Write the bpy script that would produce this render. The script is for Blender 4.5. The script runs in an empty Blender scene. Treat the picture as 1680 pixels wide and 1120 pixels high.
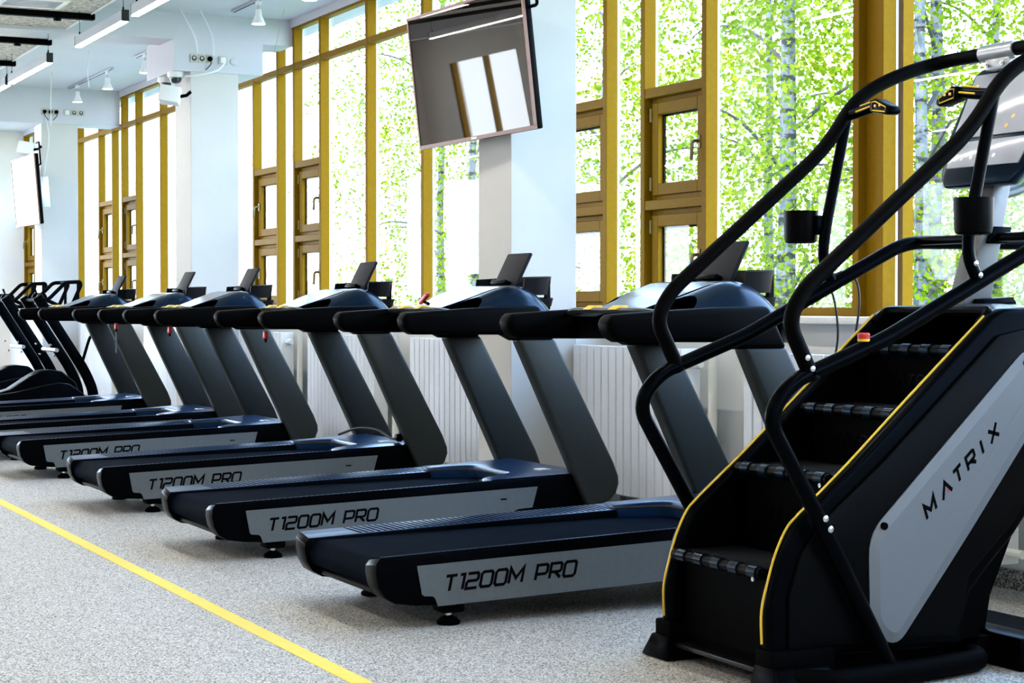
import bpy, bmesh, math, random
from mathutils import Vector, Matrix
random.seed(7)
R = math.radians
C = bpy.context.scene.collection
S = bpy.context.scene

# ------------------------------------------------------------------ camera
cam_d = bpy.data.cameras.new('camera')
cam = bpy.data.objects.new('camera', cam_d)
C.objects.link(cam)
cam_d.sensor_width = 36.0
cam_d.lens = 3052 * 36.0 / 1680.0
cam_d.clip_end = 500
YAW, PIT, EYE = R(25.94), R(-1.138), 1.2164
fwd = Vector((-math.cos(YAW) * math.cos(PIT), math.sin(YAW) * math.cos(PIT), math.sin(PIT)))
cam.location = (0, 0, EYE)
cam.rotation_euler = fwd.to_track_quat('-Z', 'Y').to_euler()
S.camera = cam
# ------------------------------------------------------------------ view
S.view_settings.view_transform = 'Standard'
S.view_settings.look = 'None'
S.view_settings.gamma = 1.0
S.view_settings.use_curve_mapping = False
S.view_settings.exposure = 0.75
# ------------------------------------------------------------------ sky
SKY = 7.6
w = bpy.data.worlds.new('sky')
S.world = w
w.use_nodes = True
nt = w.node_tree
nt.nodes.clear()
o = nt.nodes.new('ShaderNodeOutputWorld')
bg = nt.nodes.new('ShaderNodeBackground')
tc = nt.nodes.new('ShaderNodeTexCoord')
sx = nt.nodes.new('ShaderNodeSeparateXYZ')
rp = nt.nodes.new('ShaderNodeValToRGB')
rp.color_ramp.elements[0].position = 0.0
rp.color_ramp.elements[0].color = (0.76, 0.88, 1.0, 1)
rp.color_ramp.elements[1].position = 0.5
rp.color_ramp.elements[1].color = (0.36, 0.60, 1.0, 1)
nt.links.new(tc.outputs['Generated'], sx.inputs[0])
nt.links.new(sx.outputs['Z'], rp.inputs[0])
nt.links.new(rp.outputs[0], bg.inputs['Color'])
bg.inputs['Strength'].default_value = SKY
nt.links.new(bg.outputs[0], o.inputs[0])
# ------------------------------------------------------------------ sun (from over the roof)
sd = bpy.data.lights.new('sun', 'SUN')
sd.energy = 9.0
sd.angle = R(1.0)
sd.color = (1.0, 0.93, 0.82)
sun = bpy.data.objects.new('sun', sd)
C.objects.link(sun)
sun.rotation_euler = Vector((-0.35, 0.75, -0.95)).to_track_quat('-Z', 'Y').to_euler()
LED = 44.0       # radiance of the linear lamps
SPOT = 30.0      # radiance of the track spots

# ------------------------------------------------------------------ materials
MATS = {}
def mat(name, col, rough=0.5, metal=0.0, spec=0.5, var=0.0, vscale=30.0, bump=0.0, bscale=200.0, emit=0.0, coat=0.0, tint=None):
    m = bpy.data.materials.new(name)
    m.use_nodes = True
    n, l = m.node_tree.nodes, m.node_tree.links
    b = n['Principled BSDF']
    b.inputs['Base Color'].default_value = (*col, 1)
    b.inputs['Roughness'].default_value = rough
    b.inputs['Metallic'].default_value = metal
    b.inputs['Specular IOR Level'].default_value = spec
    b.inputs['Coat Weight'].default_value = coat
    if tint:
        b.inputs['Specular Tint'].default_value = (*tint, 1)
    t = n.new('ShaderNodeTexCoord')
    if var > 0:
        no = n.new('ShaderNodeTexNoise')
        no.inputs['Scale'].default_value = vscale
        no.inputs['Detail'].default_value = 3
        l.new(t.outputs['Object'], no.inputs['Vector'])
        r = n.new('ShaderNodeValToRGB')
        r.color_ramp.elements[0].position = 0.3
        r.color_ramp.elements[1].position = 0.7
        r.color_ramp.elements[0].color = (*[c * (1 - var) for c in col], 1)
        r.color_ramp.elements[1].color = (*[min(1, c * (1 + var)) for c in col], 1)
        l.new(no.outputs['Fac'], r.inputs[0])
        l.new(r.outputs[0], b.inputs['Base Color'])
    if bump > 0:
        nb = n.new('ShaderNodeTexNoise')
        nb.inputs['Scale'].default_value = bscale
        l.new(t.outputs['Object'], nb.inputs['Vector'])
        bp = n.new('ShaderNodeBump')
        bp.inputs['Strength'].default_value = bump
        bp.inputs['Distance'].default_value = 0.002
        l.new(nb.outputs['Fac'], bp.inputs['Height'])
        l.new(bp.outputs[0], b.inputs['Normal'])
    if emit > 0:
        b.inputs['Emission Color'].default_value = (*col, 1)
        b.inputs['Emission Strength'].default_value = emit
    MATS[name] = m
    return m

def speckle(name, stops, scale, rough=0.8, scale2=None):
    m = bpy.data.materials.new(name)
    m.use_nodes = True
    n, l = m.node_tree.nodes, m.node_tree.links
    b = n['Principled BSDF']
    b.inputs['Roughness'].default_value = rough
    t = n.new('ShaderNodeTexCoord')
    v = n.new('ShaderNodeTexVoronoi')
    v.inputs['Scale'].default_value = scale
    l.new(t.outputs['Object'], v.inputs['Vector'])
    sp = n.new('ShaderNodeSeparateXYZ')
    l.new(v.outputs['Color'], sp.inputs[0])
    r = n.new('ShaderNodeValToRGB')
    r.color_ramp.interpolation = 'CONSTANT'
    e = r.color_ramp.elements
    for i, (p, c) in enumerate(stops):
        if i < 2:
            e[i].position = p
            e[i].color = (*c, 1)
        else:
            x = e.new(p)
            x.color = (*c, 1)
    l.new(sp.outputs[0], r.inputs[0])
    l.new(r.outputs[0], b.inputs['Base Color'])
    bp = n.new('ShaderNodeBump')
    bp.inputs['Strength'].default_value = 0.15
    bp.inputs['Distance'].default_value = 0.002
    l.new(sp.outputs[1], bp.inputs['Height'])
    l.new(bp.outputs[0], b.inputs['Normal'])
    MATS[name] = m
    return m

def glass(name, tint=(0.985, 0.99, 0.99)):
    m = bpy.data.materials.new(name)
    m.use_nodes = True
    n, l = m.node_tree.nodes, m.node_tree.links
    n.clear()
    o = n.new('ShaderNodeOutputMaterial')
    tr = n.new('ShaderNodeBsdfTransparent')
    tr.inputs[0].default_value = (*tint, 1)
    gl = n.new('ShaderNodeBsdfGlossy')
    gl.inputs['Roughness'].default_value = 0.01
    lw = n.new('ShaderNodeLayerWeight')
    lw.inputs['Blend'].default_value = 0.5
    pw = n.new('ShaderNodeMath')
    pw.operation = 'POWER'
    pw.inputs[1].default_value = 4.0
    l.new(lw.outputs['Facing'], pw.inputs[0])
    fr = n.new('ShaderNodeMath')
    fr.operation = 'MULTIPLY_ADD'
    fr.inputs[1].default_value = 0.4
    fr.inputs[2].default_value = 0.02
    l.new(pw.outputs[0], fr.inputs[0])
    mx = n.new('ShaderNodeMixShader')
    l.new(fr.outputs[0], mx.inputs[0])
    l.new(tr.outputs[0], mx.inputs[1])
    l.new(gl.outputs[0], mx.inputs[2])
    l.new(mx.outputs[0], o.inputs[0])
    MATS[name] = m
    return m

def leafmat(name, c1, c2):
    m = bpy.data.materials.new(name)
    m.use_nodes = True
    n, l = m.node_tree.nodes, m.node_tree.links
    n.clear()
    o = n.new('ShaderNodeOutputMaterial')
    t = n.new('ShaderNodeTexCoord')
    no = n.new('ShaderNodeTexNoise')
    no.inputs['Scale'].default_value = 2.5
    l.new(t.outputs['Object'], no.inputs['Vector'])
    r = n.new('ShaderNodeValToRGB')
    r.color_ramp.elements[0].position = 0.35
    r.color_ramp.elements[1].position = 0.65
    r.color_ramp.elements[0].color = (*c1, 1)
    r.color_ramp.elements[1].color = (*c2, 1)
    l.new(no.outputs['Fac'], r.inputs[0])
    d = n.new('ShaderNodeBsdfDiffuse')
    tl = n.new('ShaderNodeBsdfTranslucent')
    mx = n.new('ShaderNodeMixShader')
    mx.inputs[0].default_value = 0.45
    for s in (d, tl):
        l.new(r.outputs[0], s.inputs[0])
    l.new(d.outputs[0], mx.inputs[1])
    l.new(tl.outputs[0], mx.inputs[2])
    l.new(mx.outputs[0], o.inputs[0])
    MATS[name] = m

def ramp2(name, tex, c1, c2, p1, p2, scale, stretch=(1, 1, 1), rough=0.8):
    m = bpy.data.materials.new(name)
    m.use_nodes = True
    n, l = m.node_tree.nodes, m.node_tree.links
    b = n['Principled BSDF']
    b.inputs['Roughness'].default_value = rough
    t = n.new('ShaderNodeTexCoord')
    mp = n.new('ShaderNodeMapping')
    mp.inputs['Scale'].default_value = stretch
    no = n.new('ShaderNodeTexNoise')
    no.inputs['Scale'].default_value = scale
    no.inputs['Detail'].default_value = 5
    no.inputs['Roughness'].default_value = 0.7
    r = n.new('ShaderNodeValToRGB')
    r.color_ramp.elements[0].position = p1
    r.color_ramp.elements[1].position = p2
    r.color_ramp.elements[0].color = (*c1, 1)
    r.color_ramp.elements[1].color = (*c2, 1)
    l.new(t.outputs['Object'], mp.inputs[0])
    l.new(mp.outputs[0], no.inputs['Vector'])
    l.new(no.outputs['Fac'], r.inputs[0])
    l.new(r.outputs[0], b.inputs['Base Color'])
    MATS[name] = m

def brickmat(name, c1, c2, mortar, scale):
    m = bpy.data.materials.new(name)
    m.use_nodes = True
    n, l = m.node_tree.nodes, m.node_tree.links
    b = n['Principled BSDF']
    b.inputs['Roughness'].default_value = 0.9
    t = n.new('ShaderNodeTexCoord')
    mp = n.new('ShaderNodeMapping')
    mp.inputs['Rotation'].default_value = (R(90), 0, 0)
    br = n.new('ShaderNodeTexBrick')
    br.inputs['Color1'].default_value = (*c1, 1)
    br.inputs['Color2'].default_value = (*c2, 1)
    br.inputs['Mortar'].default_value = (*mortar, 1)
    br.inputs['Scale'].default_value = scale
    l.new(t.outputs['Object'], mp.inputs[0])
    l.new(mp.outputs[0], br.inputs['Vector'])
    l.new(br.outputs[0], b.inputs['Base Color'])
    MATS[name] = m

speckle('rubber_floor', [(0.0, (0.03, 0.03, 0.027)), (0.16, (0.24, 0.23, 0.205)), (0.40, (0.46, 0.445, 0.41)), (0.70, (0.66, 0.64, 0.595))], 200, 0.5)
speckle('granite', [(0.0, (0.03, 0.03, 0.03)), (0.4, (0.2, 0.2, 0.19)), (0.75, (0.5, 0.5, 0.47))], 150, 0.4)
ramp2('wall_paint', 0, (0.76, 0.78, 0.76), (0.84, 0.85, 0.83), 0.3, 0.7, 1.2, rough=0.75)
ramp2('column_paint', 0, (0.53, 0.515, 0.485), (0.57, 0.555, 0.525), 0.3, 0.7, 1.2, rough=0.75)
ramp2('ceiling_paint', 0, (0.56, 0.555, 0.60), (0.60, 0.595, 0.64), 0.3, 0.7, 0.8, rough=0.8)
ramp2('wood_wool', 0, (0.08, 0.07, 0.06), (0.80, 0.70, 0.62), 0.38, 0.54, 36.0, (1.6, 0.5, 1), 0.95)
mat('cream_paint', (0.78, 0.72, 0.66), 0.8, var=0.03, vscale=2)
mat('white_paint', (0.82, 0.83, 0.83), 0.5, var=0.02)
mat('sill_white', (0.80, 0.80, 0.78), 0.35, var=0.03)
mat('radiator_white', (0.74, 0.77, 0.82), 0.35, var=0.02)
mat('radiator_gap_shade', (0.16, 0.18, 0.22), 0.6, var=0.02)  # dark colour stands in for the shadow between the fins
mat('pipe_white', (0.78, 0.78, 0.70), 0.4, var=0.02)
mat('gold_alu', (0.22, 0.112, 0.003), 0.5, 0.1, 0.05, var=0.06, vscale=40)
mat('gold_dark', (0.12, 0.075, 0.01), 0.5, 0.2, var=0.05)
mat('bead_white', (0.8, 0.82, 0.84), 0.4, var=0.02)
mat('hinge_dark', (0.22, 0.16, 0.06), 0.35, 0.6, var=0.02)
glass('pane_glass')
mat('black_plastic', (0.0008, 0.001, 0.0014), 0.36, 0.0, 0.04, var=0.1, vscale=60)
mat('black_matte', (0.001, 0.001, 0.0012), 0.65, 0.0, 0.02, var=0.1, vscale=60)
mat('black_satin', (0.0008, 0.0009, 0.0012), 0.28, 0.0, 0.03, var=0.1, vscale=60, tint=(0.5, 0.7, 1.0))  # specular tint adds the sky's blue to its reflections
mat('sky_blue_top', (0.005, 0.022, 0.065), 0.28, 0.0, 0.6, var=0.05, vscale=60, tint=(0.30, 0.60, 1.0))  # blue base and tint paint a sky reflection on upward faces
mat('step_sheen', (0.006, 0.007, 0.009), 0.32, 0.0, 0.4, var=0.3, vscale=25)
mat('rail_foam', (0.0006, 0.0006, 0.0008), 0.50, 0.0, 0.025, var=0.1, vscale=80, bump=0.2, bscale=400)
mat('belt_rubber', (0.0015, 0.004, 0.010), 0.75, 0.0, 0.01, var=0.25, vscale=8, bump=0.2, bscale=500)  # bluish base colour carries a painted sky reflection
mat('upright_paint', (0.024, 0.028, 0.027), 0.38, 0.1, 0.16, var=0.05, vscale=60)
mat('panel_grey', (0.115, 0.13, 0.135), 0.42, 0.1, 0.35, var=0.04, vscale=40)
mat('letter_black', (0.002, 0.002, 0.0025), 0.7, 0, 0.02)
mat('silver_plastic', (0.15, 0.16, 0.17), 0.45, 0.1, 0.4, var=0.05, vscale=300)
mat('hood_plastic', (0.002, 0.007, 0.016), 0.22, 0.0, 0.14, var=0.08, vscale=40, tint=(0.35, 0.62, 1.0))  # navy base and tint put the sky's reflection into the plastic
mat('screen_gloss', (0.02, 0.028, 0.045), 0.14, 0.0, 0.45, var=0.3, vscale=9, tint=(0.5, 0.72, 1.0))  # blue tint colours the face as if mirroring the sky
mat('tablet_grey', (0.008, 0.009, 0.013), 0.55, 0, 0.1, var=0.05)
mat('tab_yellow', (0.80, 0.52, 0.02), 0.45, var=0.03)
mat('line_yellow', (0.92, 0.66, 0.08), 0.6, var=0.04, vscale=20)
mat('red_plastic', (0.55, 0.02, 0.015), 0.4, var=0.05)
mat('steel', (0.62, 0.63, 0.65), 0.25, 1.0, var=0.03)
mat('silver_tube', (0.42, 0.43, 0.45), 0.35, 0.7, var=0.03)
mat('mast_grey', (0.13, 0.135, 0.14), 0.4, 0.4, 0.4, var=0.05)
mat('copper_edge', (0.10, 0.05, 0.03), 0.4, 0.3, 0.3, var=0.05)
mat('console_screen', (0.42, 0.44, 0.50), 0.15, 0.0, 0.6, var=0.12, vscale=5)
mat('icon_white', (0.75, 0.76, 0.78), 0.4)
mat('icon_orange', (0.8, 0.5, 0.15), 0.4)
mat('tv_screen', (0.004, 0.0035, 0.003), 0.015, 0.0, 0.6, var=0.05, tint=(1.0, 0.86, 0.74))
mat('tv_frame', (0.16, 0.085, 0.065), 0.4, 0.5, var=0.05)
mat('alu', (0.55, 0.57, 0.6), 0.35, 0.8, var=0.03)
mat('led', (1.0, 0.95, 0.89), 0.5, emit=LED)
mat('spot_lamp', (0.95, 0.97, 1.0), 0.5, emit=SPOT)
mat('socket_beige', (0.50, 0.48, 0.42), 0.45, var=0.03)
mat('socket_dark', (0.03, 0.03, 0.03), 0.5)
mat('cable_white', (0.80, 0.82, 0.85), 0.5)
mat('cable_black', (0.01, 0.01, 0.012), 0.45)
mat('dome_dark', (0.02, 0.02, 0.025), 0.08, 0, 0.8)
mat('asphalt', (0.35, 0.34, 0.32), 0.9, var=0.1, vscale=3)
mat('lawn', (0.12, 0.25, 0.04), 0.9, var=0.3, vscale=2)
mat('facade_cream', (0.82, 0.76, 0.66), 0.85, var=0.04, vscale=0.5)
mat('facade_orange', (0.80, 0.42, 0.22), 0.85, var=0.05, vscale=0.5)
mat('facade_window', (0.18, 0.24, 0.28), 0.1, 0, 0.8, var=0.1, vscale=1)
brickmat('brick_red', (0.72, 0.30, 0.20), (0.62, 0.25, 0.17), (0.75, 0.70, 0.66), 4.0)
mat('car_white', (0.8, 0.82, 0.86), 0.2, 0, 0.6, var=0.02, coat=0.5)
mat('tail_red', (0.5, 0.01, 0.06), 0.2, 0, 0.6)
mat('tyre', (0.02, 0.02, 0.02), 0.8)
mat('lamp_post', (0.03, 0.03, 0.05), 0.5)
mat('sign_blue', (0.02, 0.12, 0.6), 0.5)
ramp2('birch_bark', 0, (0.004, 0.004, 0.004), (0.105, 0.11, 0.12), 0.44, 0.50, 2.6, (1.0, 1.0, 3.0), 0.85)
mat('branch_bark', (0.035, 0.03, 0.03), 0.85, var=0.3, vscale=10)
leafmat('leaf_bright', (0.085, 0.14, 0.004), (0.20, 0.25, 0.012))
leafmat('leaf_deep', (0.06, 0.12, 0.005), (0.16, 0.22, 0.012))
mat('blue_mat', (0.02, 0.06, 0.45), 0.6)

# ------------------------------------------------------------------ mesh helpers
class MB:
    """collects shapes, then becomes ONE mesh object"""
    def __init__(s):
        s.v, s.f = [], []
    def add(s, vs, fs):
        k = len(s.v)
        s.v += [tuple(p) for p in vs]
        s.f += [tuple(i + k for i in f) for f in fs]
        return s
    def box(s, x0, x1, y0, y1, z0, z1):
        vs = [(x, y, z) for z in (z0, z1) for y in (y0, y1) for x in (x0, x1)]
        return s.add(vs, [(0, 2, 3, 1), (4, 5, 7, 6), (0, 1, 5, 4), (2, 6, 7, 3), (0, 4, 6, 2), (1, 3, 7, 5)])
    def prism(s, poly, a0, a1, axis='x'):
        """poly: 2D outline; extruded along axis. x: (y,z)  y: (x,z)  z: (x,y)"""
        def P(a, p):
            return {'x': (a, p[0], p[1]), 'y': (p[0], a, p[1]), 'z': (p[0], p[1], a)}[axis]
        n = len(poly)
        vs = [P(a0, p) for p in poly] + [P(a1, p) for p in poly]
        fs = [tuple(range(n))[::-1], tuple(range(n, 2 * n))]
        fs += [(i, (i + 1) % n, n + (i + 1) % n, n + i) for i in range(n)]
        return s.add(vs, fs)
    def tube(s, pts, r, n=10, closed=False, caps=True, r2=None):
        pts = [Vector(p) for p in pts]
        m = len(pts)
        rs = r if isinstance(r, (list, tuple)) else [r] * m
        up = None
        vs = []
        for i, p in enumerate(pts):
            if closed:
                t = (pts[(i + 1) % m] - pts[i - 1])
            else:
                t = pts[min(i + 1, m - 1)] - pts[max(i - 1, 0)]
            t.normalize()
            if up is None:
                a = Vector((0, 0, 1)) if abs(t.z) < 0.9 else Vector((1, 0, 0))
                up = (a - t * a.dot(t)).normalized()
            else:
                up = (up - t * up.dot(t)).normalized()
            b = t.cross(up)
            for k in range(n):
                an = 2 * math.pi * k / n
                vs.append(p + up * math.cos(an) * rs[i] + b * math.sin(an) * (rs[i] if r2 is None else r2))
        fs = []
        for i in range(m if closed else m - 1):
            j = (i + 1) % m
            for k in range(n):
                q = (k + 1) % n
                fs.append((i * n + k, i * n + q, j * n + q, j * n + k))
        if caps and not closed:
            fs.append(tuple(range(n))[::-1])
            fs.append(tuple((m - 1) * n + k for k in range(n)))
        return s.add(vs, fs)
    def lathe(s, prof, c=(0, 0, 0), n=16, axis='z'):
        vs, fs = [], []
        for (r, h) in prof:
            for k in range(n):
                a = 2 * math.pi * k / n
                x, y = r * math.cos(a), r * math.sin(a)
                p = {'z': (x, y, h), 'x': (h, x, y), 'y': (x, h, y)}[axis]
                vs.append((p[0] + c[0], p[1] + c[1], p[2] + c[2]))
        m = len(prof)
        for i in range(m - 1):
            for k in range(n):
                q = (k + 1) % n
                fs.append((i * n + k, i * n + q, (i + 1) * n + q, (i + 1) * n + k))
        fs.append(tuple(range(n))[::-1])
        fs.append(tuple((m - 1) * n + k for k in range(n)))
        return s.add(vs, fs)
    def grid(s, rows):
        """rows of equal length -> surface"""
        m, n = len(rows), len(rows[0])
        vs = [p for r in rows for p in r]
        fs = [(i * n + j, i * n + j + 1, (i + 1) * n + j + 1, (i + 1) * n + j) for i in range(m - 1) for j in range(n - 1)]
        return s.add(vs, fs)
    def xform(s, M):
        s.v = [tuple(M @ Vector(p)) for p in s.v]
        return s
    def build(s, name, m, parent=None, bevel=0.0, seg=2, smooth=35, loc=None, solid=0.0, bev_ang=30):
        bm = bmesh.new()
        vv = [bm.verts.new(p) for p in s.v]
        for f in s.f:
            try:
                bm.faces.new([vv[i] for i in f])
            except ValueError:
                pass
        if solid:
            bmesh.ops.recalc_face_normals(bm, faces=bm.faces)
            bmesh.ops.solidify(bm, geom=bm.faces[:], thickness=solid)
        bmesh.ops.recalc_face_normals(bm, faces=bm.faces)
        if bevel > 0:
            es = [e for e in bm.edges if len(e.link_faces) == 2 and e.calc_face_angle(0) > R(bev_ang)]
            bmesh.ops.bevel(bm, geom=es, offset=bevel, segments=seg, affect='EDGES', profile=0.5, clamp_overlap=True)
        me = bpy.data.meshes.new(name)
        bm.to_mesh(me)
        bm.free()
        me.materials.append(MATS[m])
        if smooth:
            me.shade_smooth()
            me.set_sharp_from_angle(angle=R(smooth))
        o = bpy.data.objects.new(name, me)
        C.objects.link(o)
        if parent is not None:
            o.parent = parent
        if loc is not None:
            o.location = loc
        return o

def curve(pts, k=6, closed=False):
    """Catmull-Rom through the points"""
    P = [Vector(p) for p in pts]
    n = len(P)
    out = []
    for i in range(n if closed else n - 1):
        if closed:
            a, b, c, d = P[i - 1], P[i], P[(i + 1) % n], P[(i + 2) % n]
        else:
            a, b, c, d = P[max(i - 1, 0)], P[i], P[i + 1], P[min(i + 2, n - 1)]
        for j in range(k):
            t = j / k
            out.append(0.5 * ((2 * b) + (c - a) * t + (2 * a - 5 * b + 4 * c - d) * t * t + (3 * b - a - 3 * c + d) * t ** 3))
    if not closed:
        out.append(P[-1])
    return out

def fillet(pts, r, k=5):
    """polyline with rounded corners; r a number or one per inner point"""
    P = [Vector(p) for p in pts]
    out = [P[0]]
    for i in range(1, len(P) - 1):
        rr = r[i - 1] if isinstance(r, (list, tuple)) else r
        a, b, c = P[i - 1], P[i], P[i + 1]
        d1, d2 = (a - b), (c - b)
        l = min(rr, d1.length * 0.48, d2.length * 0.48)
        p, q = b + d1.normalized() * l, b + d2.normalized() * l
        for j in range(k + 1):
            t = j / k
            out.append((1 - t) ** 2 * p + 2 * t * (1 - t) * b + t * t * q)
    out.append(P[-1])
    return out

def thing(name, label, cat, loc=(0, 0, 0), rz=0.0, group=None):
    o = bpy.data.objects.new(name, None)
    o.empty_display_size = 0.1
    C.objects.link(o)
    o.location = loc
    o.rotation_euler = (0, 0, rz)
    o['label'] = label
    o['category'] = cat
    if group:
        o['group'] = group
    return o
def tag(o, label, cat, group=None):
    o['label'] = label
    o['category'] = cat
    if group:
        o['group'] = group
    return o
def struct(o, label=None):
    o['kind'] = 'structure'
    if label:
        o['label'] = label
    return o
def shell(name, loc=(0, 0, 0), label=None):
    o = bpy.data.objects.new(name, None)
    C.objects.link(o)
    o.location = loc
    return struct(o, label)
def kids(o):
    return [c for c in bpy.data.objects if c.parent == o]
def copy_tree(o, parent=None):
    c = o.copy()
    C.objects.link(c)
    c.parent = parent
    for ch in kids(o):
        copy_tree(ch, c)
    return c

# stroke lettering --------------------------------------------------------
GLYPH = {
    'T': (0.78, [([(0, 1), (0.78, 1)], 0), ([(0.39, 1), (0.39, 0)], 0)]),
    '1': (0.30, [([(0, 1), (0.30, 1), (0.30, 0)], 0)]),
    '2': (0.78, [([(0, 1), (0.68, 1), (0.78, 0.9), (0.78, 0.6), (0.68, 0.5), (0.10, 0.5), (0, 0.4), (0, 0), (0.78, 0)], 0)]),
    '0': (0.80, [([(0.12, 1), (0.68, 1), (0.80, 0.86), (0.80, 0.14), (0.68, 0), (0.12, 0), (0, 0.14), (0, 0.86)], 1)]),
    'O': (0.86, [([(0.12, 1), (0.74, 1), (0.86, 0.86), (0.86, 0.14), (0.74, 0), (0.12, 0), (0, 0.14), (0, 0.86)], 1)]),
    'M': (0.95, [([(0, 0), (0, 1), (0.475, 0.32), (0.95, 1), (0.95, 0)], 0)]),
    'P': (0.80, [([(0, 0), (0, 1), (0.68, 1), (0.80, 0.9), (0.80, 0.5), (0.68, 0.38), (0.0, 0.38)], 0)]),
    'R': (0.80, [([(0, 0), (0, 1), (0.68, 1), (0.80, 0.9), (0.80, 0.52), (0.68, 0.42), (0.0, 0.42)], 0), ([(0.36, 0.42), (0.80, 0)], 0)]),
    'A': (0.95, [([(0, 0), (0.475, 1), (0.95, 0)], 0)]),
    'I': (0.0, [([(0, 0), (0, 1)], 0)]),
    'X': (0.85, [([(0, 0), (0.85, 1)], 0), ([(0, 1), (0.85, 0)], 0)]),
    ' ': (0.42, []),
}
def lettering(mb, text, org, ux, uy, nrm, h, sw=0.16, gap=0.34, shear=0.2, depth=0.0012, wide=1.0):
    org, ux, uy, nrm = Vector(org), Vector(ux).normalized(), Vector(uy).normalized(), Vector(nrm).normalized()
    cx = 0.0
    for ch in text:
        wd, strokes = GLYPH[ch]
        for pts, closed in strokes:
            P = [Vector((x * wide, y)) for x, y in pts]
            n = len(P)
            L, Rr = [], []
            for i in range(n):
                a = P[i - 1] if (i > 0 or closed) else None
                c = P[(i + 1) % n] if (i < n - 1 or closed) else None
                d1 = (P[i] - a).normalized() if a is not None else None
                d2 = (c - P[i]).normalized() if c is not None else None
                d1 = d1 or d2
                d2 = d2 or d1
                n1, n2 = Vector((-d1.y, d1.x)), Vector((-d2.y, d2.x))
                mm = (n1 + n2)
                mm = mm.normalized() if mm.length > 1e-6 else n1
                k = (sw / 2) / max(0.35, mm.dot(n1))
                L.append(P[i] + mm * k)
                Rr.append(P[i] - mm * k)
            for i in range(n if closed else n - 1):
                j = (i + 1) % n
                q = [L[i], L[j], Rr[j], Rr[i]]
                w3 = [org + ux * ((p.x + cx + shear * p.y) * h) + uy * (p.y * h) for p in q]
                vs = w3 + [p + nrm * depth for p in w3]
                mb.add(vs, [(0, 1, 2, 3), (4, 7, 6, 5), (0, 4, 5, 1), (1, 5, 6, 2), (2, 6, 7, 3), (3, 7, 4, 0)])
        cx += wd * wide + gap
    return mb

# ================================================================== ROOM
X0, X1 = -28.2, 3.5           # room along the window row
YW, YOPP = 5.40, -7.0         # parapet wall, opposite wall
CEIL = 3.79
YM = 5.60                     # front of the window mullions
YG = 5.695                    # glass

fl = MB().box(X0 - .2, X1 + .2, YOPP - .2, YW + .1, -0.1, 0.0).build('floor', 'rubber_floor', smooth=0)
struct(fl, 'grey speckled rubber gym floor')
ln = MB().box(X0, X1, 2.138, 2.206, 0.0, 0.002).build('trim_1', 'line_yellow', smooth=0)
struct(ln, 'thin yellow line marked along the rubber floor')
struct(MB().box(X0, X1, YOPP - .3, YW + .5, CEIL, CEIL + .25).build('ceiling', 'ceiling_paint', smooth=0))
wl = shell('wall_left')
for y0, y1, z0, z1 in ((YOPP - .2, -6.0, 0, CEIL), (4.2, 5.9, 0, CEIL), (-6.0, 4.2, 0, .45), (-6.0, 4.2, 3.3, CEIL)):
    MB().box(X0 - .2, X0, y0, y1, z0, z1).build('wall_panel', 'cream_paint', wl, smooth=0)
for k in range(9):
    y0 = -6.0 + k * 10.14 / 8
    MB().box(X0 - .12, X0 - .04, y0, y0 + .06, .45, 3.3).build('mullion', 'gold_alu', wl, smooth=0)
MB().box(X0 - .085, X0 - .077, -6.0, 4.2, .45, 3.3).build('pane', 'pane_glass', wl, smooth=0)
struct(MB().box(X1, X1 + .2, YOPP - .2, 5.9, 0, CEIL).build('wall_right', 'wall_paint', smooth=0))
struct(MB().box(X0, X1, YW, YW + .32, -.4, 1.125).build('wall_back', 'wall_paint', smooth=0), 'white parapet wall under the windows')
struct(MB().box(X0, X1, YW - .02, YW, 0, .086).build('baseboard_back', 'granite', bevel=.002, smooth=0), 'dark speckled granite skirting under the windows')
struct(MB().box(X0, X1, YW - .10, YW + .33, 1.122, 1.157).build('trim_2', 'sill_white', bevel=.005), 'long white window sill')
# opposite wall with its own windows
op = shell('wall_front')
xs = [X0, -27.2, -25.2, -24.4, -22.4, -21.6, -19.6, -17.4, -15.4, X1]
for i in range(0, len(xs) - 1, 2):
    MB().box(xs[i], xs[i + 1], YOPP - .2, YOPP, 0, CEIL).build('wall_panel', 'cream_paint', op, smooth=0)
for i in range(1, len(xs) - 1, 2):
    MB().box(xs[i], xs[i + 1], YOPP - .2, YOPP, 0, .9).build('wall_panel', 'cream_paint', op, smooth=0)
    MB().box(xs[i], xs[i + 1], YOPP - .2, YOPP, 3.1, CEIL).build('wall_panel', 'cream_paint', op, smooth=0)
    for k in (0, .5, 1):
        xx = xs[i] + k * (xs[i + 1] - xs[i] - .06)
        MB().box(xx, xx + .06, YOPP - .12, YOPP - .02, .9, 3.1).build('mullion', 'gold_alu', op, smooth=0)
    MB().box(xs[i], xs[i + 1], YOPP - .085, YOPP - .075, .9, 3.1).build('pane', 'pane_glass', op, smooth=0)

# columns
def column(x_near, y0, y1, wx, top, name='column'):
    o = MB().box(x_near - wx, x_near, y0, y1, 0, top).build(name, 'column_paint', bevel=.004, seg=1)
    return struct(o, None)
struct(column(-9.596, 4.66, 5.085, .44, 3.40), 'white column behind the large tilted television')
struct(column(-16.084, 4.66, 5.10, .49, 3.278), 'white column under the white box with two dome cameras')
struct(column(-22.357, 4.66, 5.09, .42, 3.37), 'white column beside the far television')
# lower wall infill between column and parapet
for x, wx in ((-9.596, .44), (-16.084, .49), (-22.357, .42)):
    MB().box(x - wx + .005, x - .005, 5.06, YW, 0, 1.12).build('trim_3', 'wall_paint', smooth=0)['kind'] = 'structure'
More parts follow.
